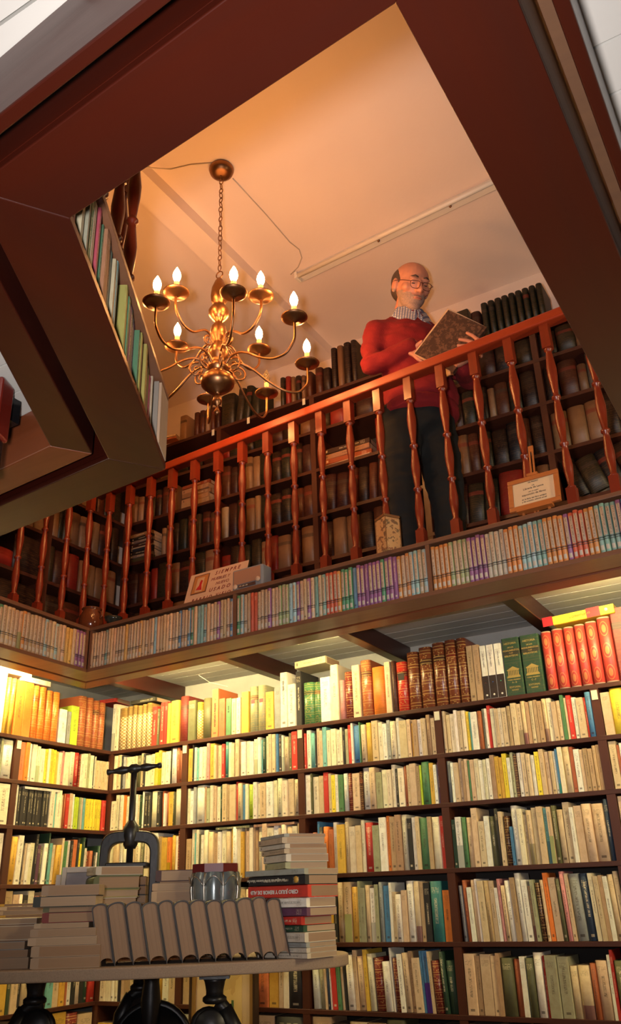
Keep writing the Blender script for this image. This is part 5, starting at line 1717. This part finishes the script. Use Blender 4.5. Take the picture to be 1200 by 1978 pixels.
# ---- book press
PR = Vector((1.035, -.965, TZ))
pr = empty('book_press', tuple(PR), TYAW, label='black cast iron book press with a turned cross handle, behind the stacks', cat='press')
I_ = M['black_iron']
MB().box(-.13, .13, -.10, .10, 0, .028).build('base', I_, pr, bevel=.006)
m = MB()
o_, i_ = [], []
for k in range(21):
    a = PI * (1 - k / 20)
    cs, sn = math.cos(a), math.sin(a)
    o_.append((.109 * math.copysign(abs(cs) ** .5, cs), .335 + .082 * abs(sn) ** .62))
    i_.append((.077 * math.copysign(abs(cs) ** .5, cs), .325 + .052 * abs(sn) ** .62))
o_ = [(-.109, .028)] + o_ + [(.109, .028)]
i_ = [(-.077, .028)] + i_ + [(.077, .028)]
N = len(o_)
vs = [Vector((x, y, z)) for y in (-.022, .022) for x, z in o_ + i_]
fs = []
for k in range(N - 1):
    fs += [(k, k + 1, N + k + 1, N + k), (2 * N + k + 1, 2 * N + k, 3 * N + k, 3 * N + k + 1), (k + 1, k, 2 * N + k, 2 * N + k + 1), (N + k, N + k + 1, 3 * N + k + 1, 3 * N + k)]
fs += [(0, N, 3 * N, 2 * N), (N - 1, 3 * N - 1, 4 * N - 1, 2 * N - 1)]
m.add(vs, fs).build('arch', I_, pr, bevel=.005)
MB().lathe([(.020, .355), (.027, .37), (.032, .40), (.031, .425), (.024, .44), (.016, .45), (.014, .455)], 18).build('hub', I_, pr)
MB().lathe([(.0125, .30), (.0125, .64)], 16).build('screw', I_, pr)
MB().lathe([(.008, -.106), (.0115, -.103), (.0115, -.094), (.0075, -.088), (.010, -.07), (.0165, -.048), (.013, -.03), (.011, -.022), (.019, -.010), (.019, .010), (.011, .022), (.013, .03), (.0165, .048), (.010, .07), (.0075, .088), (.0115, .094), (.0115, .103), (.008, .106)], 14,
           M=Matrix.Translation((0, 0, .645)) @ Matrix.Rotation(math.radians(-6), 4, 'Y') @ Matrix.Rotation(PI / 2, 4, 'Y')).build('handle', I_, pr)
MB().box(-.075, .075, -.085, .085, .288, .305).build('plate', I_, pr, bevel=.004)
stack([('d', .034), ((.10, .04, .03), .034, 1, 1, .003), ('m', .034, .98, 1), ((.20, .08, .06), .034, .96, 1), ((.04, .05, .05), .028, 1, 1, .0), ((.05, .035, .02), .030, .98, .98), ((.06, .028, .02), .030, .95, .95)], Vector((PR.x, PR.y, TZ + .0285)) + TU * -.072 - TV * .09, TYAW + math.radians(4), .15, .175, 'old books under the iron press',
      'dark old book, {o} from the top under the iron press', jit=.02)
emit_books(KEEP, {})
KEEP.clear()

# ---- ribbed glass lantern
LN = P(416, 1710, 'y', -.985)
ln = empty('lantern', (LN.x, LN.y, TZ), TYAW, label='silvery ribbed glass lantern with a dark red rim, on the table', cat='lantern')
GLS = (lambda t: t.fin(t.mix(t.noise(t.obj(), 22, 4), (.34, .38, .38), (.15, .20, .21)), t.math('ADD', .12, t.math('MULTIPLY', t.noise(t.obj(), 12, 3), .25)), .55, bump=t.noise(t.obj(), 18, 4), bstr=.3))(NT('silvered painted glass'))
MET = plain('silver ribs', (.55, .54, .48), .3, .9)
RIM = plain('dark red rim', (.16, .01, .015), .4)
Hh, NS = .272, 8
pf = [(.062, 0), (.066, .02), (.072, .08), (.080, .15), (.0855, .20), (.084, .235), (.078, .258)]
for k in range(NS):
    a0, a1 = 2 * PI * (k + .06) / NS + PI / 8, 2 * PI * (k + .94) / NS + PI / 8
    m = MB()
    vs, fs = [], []
    for r, z in pf:
        for q in range(7):
            a = a0 + (a1 - a0) * q / 6
            bulge = .007 * math.sin(PI * q / 6)
            vs.append(((r - .004 + bulge) * math.cos(a), (r - .004 + bulge) * math.sin(a), z + .001))
    for i in range(len(pf) - 1):
        for q in range(6):
            b0 = i * 7 + q
            fs.append((b0, b0 + 1, b0 + 8, b0 + 7))
    m.add(vs, fs, 0, True).build('pane', GLS, ln)
    a = 2 * PI * k / NS + PI / 8
    m = MB().tube([(r * math.cos(a), r * math.sin(a), z + .001) for r, z in pf], .0036, 8)
    m.build('rib', MET, ln)
    m = MB()
    am_ = 2 * PI * (k + .5) / NS + PI / 8
    ar = []
    for q in range(11):
        t_ = q / 10
        a = a0 - .02 + (a1 - a0 + .04) * t_
        zz = .215 + .030 * math.sin(PI * t_)
        r = .0865 + .004 * math.sin(PI * t_)
        ar.append((r * math.cos(a), r * math.sin(a), zz))
    m.tube(ar, .0022, 6).build('arch_rib', MET, ln)
MB().lathe([(.058, -.0005), (.066, .001), (.066, .006), (.058, .006)], 32).build('foot', MET, ln)
rm = MB()
for k in range(NS):
    a0, a1 = 2 * PI * k / NS + PI / 8, 2 * PI * (k + 1) / NS + PI / 8
    q = [(.083 * math.cos(a0), .083 * math.sin(a0)), (.083 * math.cos(a1), .083 * math.sin(a1)), (.074 * math.cos(a1), .074 * math.sin(a1)), (.074 * math.cos(a0), .074 * math.sin(a0))]
    rm.prism(q, .258, .285)
rm.build('rim', RIM, ln)
MB().lathe([(.060, .0), (.070, .08), (.077, .15), (.080, .2), (.072, .255)], 24, cap=False).build('liner', M['white_tube'], ln)

# ---- framed picture leaning behind the left stack
fp = P(147, 1672, 'y', -1.235)
fr = empty('picture_frame', (fp.x, fp.y, TZ), TYAW, label='pale grey framed photograph leaning among the stacks at the left', cat='picture')
Hf = fp.z - TZ
Ml = Matrix.Rotation(math.radians(-9), 4, 'X')
FRM = plain('pale grey frame', (.50, .46, .42), .6)
for nm, (a, b, c, d) in dict(side=(-.055, -.040, 0, Hf), side_=(.040, .055, 0, Hf), rail_=(-.0395, .0395, Hf - .018, Hf), rail=(-.0395, .0395, 0, .018)).items():
    MB().box(a, b, -.006, .006, c, d, M=Ml).build('frame_' + nm.strip('_'), FRM, fr, bevel=.001)
MB().box(-.0395, .0395, .0, .004, .0185, Hf - .0185, M=Ml).build('print', (lambda t: t.fin(t.mix(t.noise(t.obj((14, 14, 24)), 1, 3), (.30, .27, .28), (.13, .13, .15)), .35))(NT('faded grey photograph')), fr)
MB().box(-.075, -.058, .0, .006, 0, Hf * .92, M=Ml).build('backing_card', FRM, fr)

# ---- framed poster leaning on the bookcase under the table
pl, pr_ = P(374, 1900, 'y', -.06), P(500, 1896, 'y', -.06)
po = empty('poster', (pl.x, -.075, 0), 0, label='gold framed yellow poster leaning against the bookcase under the table', cat='poster')
Wp = pr_.x - pl.x
Zp = .93
GF = plain('gilt frame', (.36, .20, .06), .45, .3)
DF = plain('dark frame edge', (.04, .02, .012), .4)
POS = (lambda t: t.fin(t.mix(t.math('GREATER_THAN', t.noise(t.obj((5, 5, 3)), 1, 4), .53), (.66, .48, .20), t.mix(t.noise(t.obj(), 9, 3), (.48, .44, .20), (.62, .34, .12))), .6))(NT('yellowed printed poster'))
MB().box(.012, .030, -.012, .012, .012, Zp).build('frame_side', GF, po)
MB().box(Wp - .030, Wp - .012, -.012, .012, .012, Zp).build('frame_side', GF, po)
MB().box(0, .0115, -.016, .016, 0, Zp + .012).build('frame_edge', DF, po)
MB().box(Wp - .0115, Wp, -.016, .016, 0, Zp + .012).build('frame_edge', DF, po)
MB().box(.012, Wp - .012, -.016, .016, Zp, Zp + .012).build('frame_rail', DF, po)
MB().box(.012, Wp - .012, -.016, .016, 0, .0115).build('frame_rail', DF, po)
MB().box(.0305, Wp - .0305, -.004, .008, .012, Zp - .0005).build('mat_board', plain('cream mat board', (.66, .48, .28), .8), po)
MB().box(.10, Wp - .075, -.0052, -.0042, .25, .80).build('print', POS, po)
MB().box(Wp - .13, Wp - .118, -.0064, -.0054, .35, .70).build('print_stem', plain('green print', (.05, .12, .04), .6), po)
# ================================================================== things standing on the shelf in front of the railing
gt = EDGE[4][1]                       # runs right to left
ex = -gt
GY = math.atan2(ex.y, ex.x)


def gpt(x, back):
    """point on the long shelf's top at world x, set back from its front edge"""
    va, t, nrm, L = EDGE[4]
    s = (x - va.x) / t.x
    q = va + t * s + nrm * back
    return Vector((q.x, q.y, ZS1))


# painted advertising board
p0 = gpt(1.015, .020)
sg = empty('painted_sign', tuple(p0), GY, label='cream painted board with red lettering leaning on the railing beside a radio', cat='sign')
Ws, Hs = .335, .162
Mt = Matrix.Rotation(math.radians(-17), 4, 'X')
MB().box(0, Ws, 0, .004, 0, Hs, M=Mt).build('board', plain('cream painted board', (.62, .40, .25), .7, var=.2), sg, bevel=.001)
MB().box(.028, .118, -.0012, 0, .045, .148, M=Mt).build('panel_frame', plain('brown picture border', (.16, .05, .02), .6), sg)
MB().box(.033, .113, -.002, -.0012, .050, .143, M=Mt).build('panel', plain('ochre picture ground', (.50, .19, .045), .6), sg)
MB().box(.052, .093, -.0026, -.002, .054, .132, M=Mt).build('panel_light', plain('pale picture centre', (.60, .36, .18), .6), sg)
fg = MB()
fg.prism([(.055, -.066), (.092, -.060), (.084, -.090), (.087, -.112), (.076, -.118), (.071, -.105), (.070, -.088)][::-1], 0, .0006, M=Mt @ Matrix(((1, 0, 0, 0), (0, 0, -1, -.0026), (0, -1, 0, 0), (0, 0, 0, 1))))
fg.build('painted_dress', plain('red dress paint', (.55, .015, .02), .6), sg)


def sign_text(s, x, z, size, par, mat, shear=.25, Mt=Mt, y=-.0006, bold=.0004):
    return text_mesh(s, size, Mt @ Matrix(((1, 0, 0, x), (0, 0, -1, y), (0, 1, 0, z), (0, 0, 0, 1))), mat, 'lettering', par, align='LEFT', shear=shear, bold=bold)


sign_text('S I E M P R E', .150, .136, .027, sg, M['red_ink'])
sign_text('MUEBLES Y', .134, .104, .022, sg, M['red_ink'], bold=0)
sign_text('NUEVO', .168, .076, .022, sg, M['red_ink'], bold=0)
sign_text('U S A D O', .136, .046, .027, sg, M['red_ink'])
sign_text('B A R R I O   V I E J O', .045, .010, .024, sg, M['red_ink'])
# table radio
r0 = gpt(1.300, .008)
ra = empty('radio', tuple(r0), GY, label='small grey blue table radio with cloth grille and two cream knobs', cat='radio')
CS = plain('grey blue radio case', (.22, .23, .24), .45)
MB().box(0, .165, .006, .075, .0, .098).build('case', CS, ra, bevel=.008)
MB().box(.010, .155, .002, .0065, .026, .089).build('grille', (lambda t: t.fin(t.mix(t.math('GREATER_THAN', t.math('SINE', t.math('MULTIPLY', t.n('ShaderNodeSeparateXYZ').outputs[0], 1)), 2), (.36, .17, .09), (.36, .17, .09)), .9, bump=t.noise(t.obj((600, 600, 600)), 1, 1), bstr=.6))(NT('radio grille cloth')), ra, bevel=.002)
MB().box(.036, .128, .002, .0065, .008, .022).build('dial', plain('radio dial', (.10, .05, .035), .3), ra)
sign_text('1 5  2 0  3 0', .042, .015, .009, ra, M['card'], 0, Matrix(), .0016, 0)
for xx, zz in ((.020, .018), (.142, .030)):
    MB().lathe([(.011, 0), (.011, .006), (.008, .009)], 18, M=Matrix.Translation((xx, .006, zz)) @ Matrix.Rotation(PI / 2, 4, 'X')).build('knob', plain('cream knob', (.62, .42, .28), .4), ra)
# decorated tin
tp = gpt(2.070, .030)
tn = empty('tea_tin', tuple(tp), GY + math.radians(-28), label='square decorated tin with landscape panels at the foot of the railing', cat='tin')
TIN = (lambda t: t.fin(t.mix(t.math('GREATER_THAN', t.noise(t.obj(), 70, 4), .55), t.mix(t.noise(t.obj(), 24, 3), (.52, .22, .06), (.55, .36, .16)), t.mix(t.noise(t.obj(), 38, 2), (.10, .12, .05), (.32, .09, .04))), .4))(NT('printed tin landscape'))
TINE = plain('tin edge', (.30, .14, .05), .35, .4)
MB().box(-.035, .035, -.035, .035, 0, .140).build('body', TIN, tn, bevel=.003)
MB().box(-.037, .037, -.037, .037, .1405, .152).build('lid', TINE, tn, bevel=.003)
for a in range(4):
    Mr = Matrix.Rotation(a * PI / 2, 4, 'Z')
    MB().box(-.027, .027, -.0362, -.0352, .018, .124, M=Mr).build('panel', TIN, tn)
    MB().box(-.0355, -.0315, -.0368, -.0352, .002, .138, M=Mr).build('edge_strip', TINE, tn)
# framed notice on a little easel
n0_ = gpt(2.575, .020)
en = empty('framed_notice', tuple(n0_), GY, label='cream printed notice in an orange wood frame on a small easel', cat='sign')
OW = wood('orange varnished wood', (.46, .15, .035), (.32, .09, .02), .4, (2, 2, 2), .2, 0, .2)
Me = Matrix.Rotation(math.radians(-8), 4, 'X')
Wn, Hn, z0 = .190, .132, .030
for a, b, c, d in ((0, Wn, z0, z0 + .018), (0, Wn, z0 + Hn - .018, z0 + Hn), (0, .018, z0 + .0185, z0 + Hn - .0185), (Wn - .018, Wn, z0 + .0185, z0 + Hn - .0185)):
    MB().box(a, b, -.007, .006, c, d, M=Me).build('frame', OW, en, bevel=.002)
MB().box(.0185, Wn - .0185, -.003, .004, z0 + .0185, z0 + Hn - .0185, M=Me).build('notice_sheet', plain('cream parchment', (.66, .48, .28), .8, var=.2), en)
for s, z, sz in (('1ER PREMIO', .137, .0075), ('a la', .123, .007), ('Librería de Lance', .113, .011), ('por su mejor', .099, .007), ('exposición de libros', .088, .011), ('en la feria del libro antiguo', .071, .0085), ('y de ocasión, edición anual', .061, .0085)):
    text_mesh(s, sz, Me @ Matrix(((1, 0, 0, Wn / 2), (0, 0, -1, -.0032), (0, 1, 0, z), (0, 0, 0, 1))), M['ink'], 'lettering', en)
for xx in (-.006, .006):
    MB().box(Wn / 2 + xx - .003, Wn / 2 + xx + .003, .007, .012, .0, .275, M=Me).build('easel_mast', OW, en)
MB().box(Wn / 2 - .0095, Wn / 2 + .0095, .007, .013, .2755, .300, M=Me).build('easel_top', OW, en)
MB().box(Wn / 2 - .020, Wn / 2 + .020, -.006, .014, z0 + Hn + .001, z0 + Hn + .012, M=Me).build('easel_clip', OW, en)
MB().box(.03, Wn - .03, -.018, .010, z0 - .012, z0 - .0005, M=Me).build('easel_ledge', OW, en)
for xx in (.045, Wn - .05):
    MB().box(xx, xx + .008, .0, .010, 0, z0 - .012, M=Me).build('easel_leg', OW, en)
# glazed pot in the corner and a dark bowl beside it
pt_ = empty('pot', (.375, -.600, ZS1), 0, label='brown glazed pot standing in the corner where the two shelves meet', cat='pot')
GZ = plain('brown glaze', (.13, .035, .012), .15)
MB().lathe([(.040, 0), (.056, .02), (.060, .05), (.056, .085), (.045, .105), (.043, .112), (.047, .118), (.047, .122), (.040, .120), (.040, .10), (.035, .02), (.002, .012)], 28, cap=False).build('body', GZ, pt_)
MB().lathe([(.0465, .116), (.050, .120), (.0465, .124)], 28, cap=False).build('rim', GZ, pt_)
for s in (-1, 1):
    MB().tube([(s * .046, 0, .10), (s * .066, 0, .095), (s * .070, 0, .075), (s * .058, 0, .062)], .005, 8).build('handle', GZ, pt_)
bw = gpt(.545, .045)
bo = MB().lathe([(.018, 0), (.020, .004), (.038, .026), (.044, .040), (.041, .040), (.034, .026), (.016, .008), (.001, .007)], 24, cap=False)
bo.build('bowl', plain('dark glazed bowl', (.02, .025, .022), .15), None, tuple(bw), label='small dark glazed bowl beside the brown pot on the shelf', cat='bowl')
# album standing face out at the end of the angled shelf
va, t1, nr1, L1 = EDGE[1]
A_ = va + t1 * .006 + nr1 * .006
am_ = empty('album', (A_.x, A_.y, ZS0 + BT + .0005), math.atan2(t1.y, t1.x), label='large grey album with a pink title facing out at the shelf end', cat='book')
MB().box(0, .100, -.012, 0, -.0, .178).build('cover', plain('worn grey album cover', (.20, .18, .15), .7), am_)
MB().box(.002, .098, .0005, .007, .003, .175).build('page_block', M['pages'], am_)
MB().box(.030, .085, -.0134, -.0122, .125, .145).build('title_print', plain('pink title print', (.55, .09, .06), .6), am_)
for s, z in (('ALBUM', .135),):
    pass

# ---- things under the ceiling at the left edge
kb = MB().box(1.30, 1.862, -2.440, -2.372, 2.172, 2.236)
kb.build('black_panel', plain('gloss black paint', (.006, .006, .007), .12), label='glossy black panel fixed under the white boards beside the beam', cat='panel')
q0 = P(12, 812, 'z', 2.13)
rp = empty('wooden_bracket', (q0.x - .03, q0.y - .02, 2.05), .4, label='dark red varnished bracket with added highlight beads at the left edge', cat='bracket')
RW = wood('glossy dark red wood', (.16, .014, .008), (.09, .008, .005), .2, (1, 1, 1), .6, 2, .2)
MB().box(-.045, .035, -.03, .03, .03, .18).build('block', RW, rp, bevel=.006)
MB().box(-.03, .03, -.022, .022, -.06, .0295).build('foot', plain('gloss black foot', (.006, .006, .007), .12), rp, bevel=.006)
for k in range(5):
    MB().ball((.031, -.018 + .009 * (k % 2), -.05 + .016 * k), .004, 10, 8).build('glint', plain('bright stud', (.7, .68, .6), .2, .9), rp)  # bright beads added in place of the highlights on the glossy red wood
for k in range(2):
    a, b, c = P(106 + 5 * k, 822 + 2 * k, 'z', 2.228), P(96 + 5 * k, 840, 'z', 2.19), P(91 + 6 * k, 868, 'z', 2.14)
    MB().tube([a, a.lerp(b, .5) + Vector((-.003, 0, 0)), b, b.lerp(c, .5), c], .0045, 8).build('cable', M['white_tube'], label=['outer', 'inner'][k] + ' white cable curling down from the boards beside the beam', cat='cable', group='white cables by the beam')

wc = [P(x, y, 'y', .16) for x, y in ((370, 1292), (385, 1305), (405, 1318), (440, 1326))]
MB().tube(wc, .0018, 6).build('cable', M['white_tube'], label='white cable sagging behind the olive volume under the joists', cat='cable')

# ---- books lying on the tall volumes of the top shelf
KEEP.clear()
sav = lambda label, loc, yaw, roll, s, col, mat='bk_paper', kind='flat': KEEP.append(dict(name='lying_book', cat='book', label=label, group='books lying on the tall volumes', M=Matrix.Translation(loc) @ Matrix.Rotation(yaw, 4, 'Z') @ Matrix.Rotation(roll, 4, 'Y') @ Matrix(((0, 0, 1, 0), (0, 1, 0, 0), (1, 0, 0, 0), (0, 0, 0, 1))), s=s, col=col, kind=kind, mat=mat, parts=True))
a, b = P(1069, 1206, 'y', -.012), P(1180, 1170, 'y', -.012)
ZR = SZ[0] + .274
sav('thick yellow and red reference book lying across the red rounded volumes', (a.x, -.008, ZR - .006), 0, -.04, (.040, .12, b.x - a.x + .01), (.82, .62, .04))
sav('black book with orange titles lying on the gilt lattice set', (P(253, 1345, 'y', 0).x, .0, SZ[0] + .236), 0, 0, (.022, .13, .175), (.03, .028, .02))
sav('red book lying flat in the corner on the rust volumes', (P(200, 1330, 'y', 0).x - .02, -.012, SZ[0] + .268), .1, 0, (.022, .13, .12), (.60, .05, .035))
sav('cream box of papers lying on the tall white books', (P(569, 1275, 'y', -.01).x, -.008, SZ[0] + .274), 0, -.03, (.036, .14, .175), (.62, .56, .34))
sav('white pamphlet lying on the black spined paperbacks', (0, 0, 0), 0, 0, (.010, .1, .15), PAL['w'])
KEEP.pop()
for k, (y0, y1, zz) in enumerate(((-.80, -.60, .287), (-.66, -.47, .268), (-.80, -.62, .318))):
    KEEP.append(dict(name='lying_book', cat='book', label=['pale thick book lying flat under the glaring lamp', 'pale book lying on the ribbed orange set', 'uppermost pale book lying under the glaring lamp'][k], group='books lying on the tall volumes',
                     M=Matrix.Translation((-.006, y0, SZ[0] + zz)) @ Matrix.Rotation(PI / 2, 4, 'Z') @ Matrix(((0, 0, 1, 0), (0, 1, 0, 0), (1, 0, 0, 0), (0, 0, 0, 1))), s=(.028, .13, y1 - y0), col=(.80, .76, .60), kind='flat', mat='bk_paper', parts=True))
# lying books on the paperback rows
for k, (bay, r, f0, f1, hh, col, lab) in enumerate((('D', 3, .28, .58, .195, (.14, .15, .09), 'grey green book lying on the paperbacks behind the lantern'), ('D', 3, .62, .96, .20, (.36, .20, .14), 'rose brown book lying on the paperbacks behind the tall stack'), ('B', 2, .08, .45, .160, (.80, .74, .66), 'white pamphlet with red mark lying on black spined paperbacks'))):
    a, b = Vector(RUN[bay][0]), Vector(RUN[bay][1])
    o = a + (b - a) * f0
    L = (b - a).length * (f1 - f0)
    t = (b - a).normalized()
    KEEP.append(dict(name='lying_book', cat='book', label=lab, group='books lying on the rows', M=Matrix.Translation((o.x, o.y, SZ[r] + GAPH[r] * .965 - .012)) @ Matrix.Rotation(math.atan2(t.y, t.x), 4, 'Z') @ Matrix(((0, 0, 1, 0), (0, 1, 0, .004), (1, 0, 0, 0), (0, 0, 0, 1))), s=(.012, .11, L), col=col, kind='flat', mat='bk_paper', parts=True))
emit_books(KEEP, {})
KEEP.clear()


# ---- print and emblems on the larger spines of the top shelf
def spine_frame(label):
    o = next(q for q in bpy.data.objects if q.get('label') == label)
    return o


def on_spine(o, make, u, v, wd, hg):
    """make(M) builds a mesh in a frame where x runs across the spine, y up it; placed at fractions u, v of the spine"""
    mw = o.matrix_world
    s = mw.to_scale()
    org = mw @ Vector((u, -.03 / max(s.y, .01) * .012, v))
    X = (mw.to_3x3() @ Vector((1, 0, 0))).normalized()
    Z = (mw.to_3x3() @ Vector((0, 0, 1))).normalized()
    N = X.cross(Z)
    Mx = Matrix(((X.x, Z.x, N.x, org.x), (X.y, Z.y, N.y, org.y), (X.z, Z.z, N.z, org.z), (0, 0, 0, 1)))
    r = make(Mx)
    r.parent = o
    r.matrix_parent_inverse = mw.inverted()
    return r


bpy.context.view_layer.update()


def temple(Mx):
    m = MB()
    S_ = .028
    m.box(-1.05 * S_, 1.05 * S_, -1.05 * S_, -.85 * S_, 0, .0006, M=Mx)
    m.box(-.95 * S_, .95 * S_, -.83 * S_, -.70 * S_, 0, .0006, M=Mx)
    for k in range(-3, 4):
        m.box((k * .25 - .07) * S_, (k * .25 + .07) * S_, -.68 * S_, .05 * S_, 0, .0006, M=Mx)
    m.box(-.95 * S_, .95 * S_, .07 * S_, .22 * S_, 0, .0006, M=Mx)
    m.prism([(-.85 * S_, .24 * S_), (.85 * S_, .24 * S_), (0, .68 * S_)], 0, .0006, M=Mx)
    return m.build('gold_temple', M['gold'])


for w_, vol in (('first dark green volume with gold temple', 'A - B'), ('second dark green volume with gold temple', 'C - F')):
    o = spine_frame(w_)
    on_spine(o, temple, .5, .42, 0, 0)
    for s, v, sz in (('HISTORIA', .90, .0125), ('DE LOS', .83, .008), ('MONUMENTOS', .775, .0105), ('Y LAS', .73, .007), ('BIBLIOTECAS', .68, .0105), ('TOMO PRIMERO', .265, .0075), (vol, .22, .010), ('EDITORIAL', .14, .010), ('MADRID', .09, .008)):
        on_spine(o, lambda Mx, s=s, sz=sz: text_mesh(s, sz, Mx, M['gold'], 'title', None, bold=.0002), .5, v, 0, 0)
for k in range(3):
    o = spine_frame(ordw(k + 1) + ' of three slim white books with black feet')
    s = o.matrix_world.to_scale()
    on_spine(o, lambda Mx: MB().box(-s.x * .5, s.x * .5, 0, s.z * .42, -.0002, .0006, M=Mx).build('black_foot', M['ink']), .5, .005, 0, 0)
    on_spine(o, lambda Mx: MB().lathe([(.0045, .0006), (.0045, .0012)], 14, M=Mx).build('round_mark', M['white_ink']), .5, .07, 0, 0)
    on_spine(o, lambda Mx: MB().lathe([(.0022, .0006), (.0022, .0012)], 10, M=Mx).build('dot', [M['red_ink'], plain('blue dot', (.05, .2, .7)), plain('green dot', (.05, .55, .3))][k]), .5, .30, 0, 0)
    on_spine(o, lambda Mx: text_mesh('GUIA DEL VIAJERO', .0075, Mx @ Matrix.Rotation(-PI / 2, 4, 'Z'), M['ink'], 'title', None), .5, .72, 0, 0)
for w_, s, sz, v, mt in (('orange tall book with lettering along its spine, right of the olive one', 'ABANICOS Y PAISAJES', .0125, .45, 'ink'), ('tallest pale grey book with lettered spine', 'PINTORES', .011, .75, 'ink'),
                         ('bright green book with dark title', 'EL MAR', .010, .70, 'ink')):
    on_spine(spine_frame(w_), lambda Mx, s=s, sz=sz, mt=mt: text_mesh(s, sz, Mx @ Matrix.Rotation(PI / 2, 4, 'Z'), M[mt], 'title', None, bold=.0003), .5, v, 0, 0)
o = spine_frame('thick yellow and red reference book lying across the red rounded volumes')
sc_ = o.matrix_world.to_scale()
REDP = plain('red print', (.60, .02, .03), .5)
for v0_, v1_ in ((0.0, .17), (.78, 1.0)):
    on_spine(o, lambda Mx: MB().box(-sc_.x * .5, sc_.x * .5, 0, sc_.z * (v1_ - v0_), -.0002, .0005, M=Mx).build('red_band', REDP), .5, v0_, 0, 0)
on_spine(o, lambda Mx: MB().lathe([(.007, .0006), (.007, .001)], 16, M=Mx).build('round_emblem', M['card']), .5, .88, 0, 0)
on_spine(o, lambda Mx: text_mesh('Diccionario', .017, Mx @ Matrix.Rotation(PI / 2, 4, 'Z'), plain('ochre print', (.35, .28, .03), .6), 'title', None), .5, .47, 0, 0)
o = spine_frame('red gilt volume with black label')
on_spine(o, lambda Mx: MB().box(-.016, .016, 0, .032, 0, .0008, M=Mx).build('label_block', M['ink']), .5, .62, 0, 0)
on_spine(o, lambda Mx: text_mesh('OBRAS', .008, Mx, M['gold'], 'title', None), .5, .70, 0, 0)
for nth in ('first', 'second'):
    o = spine_frame(nth + ' of twin olive gilt volumes with red labels')
    on_spine(o, lambda Mx: MB().box(-.011, .011, 0, .018, 0, .0008, M=Mx).build('label_block', REDP), .5, .62, 0, 0)
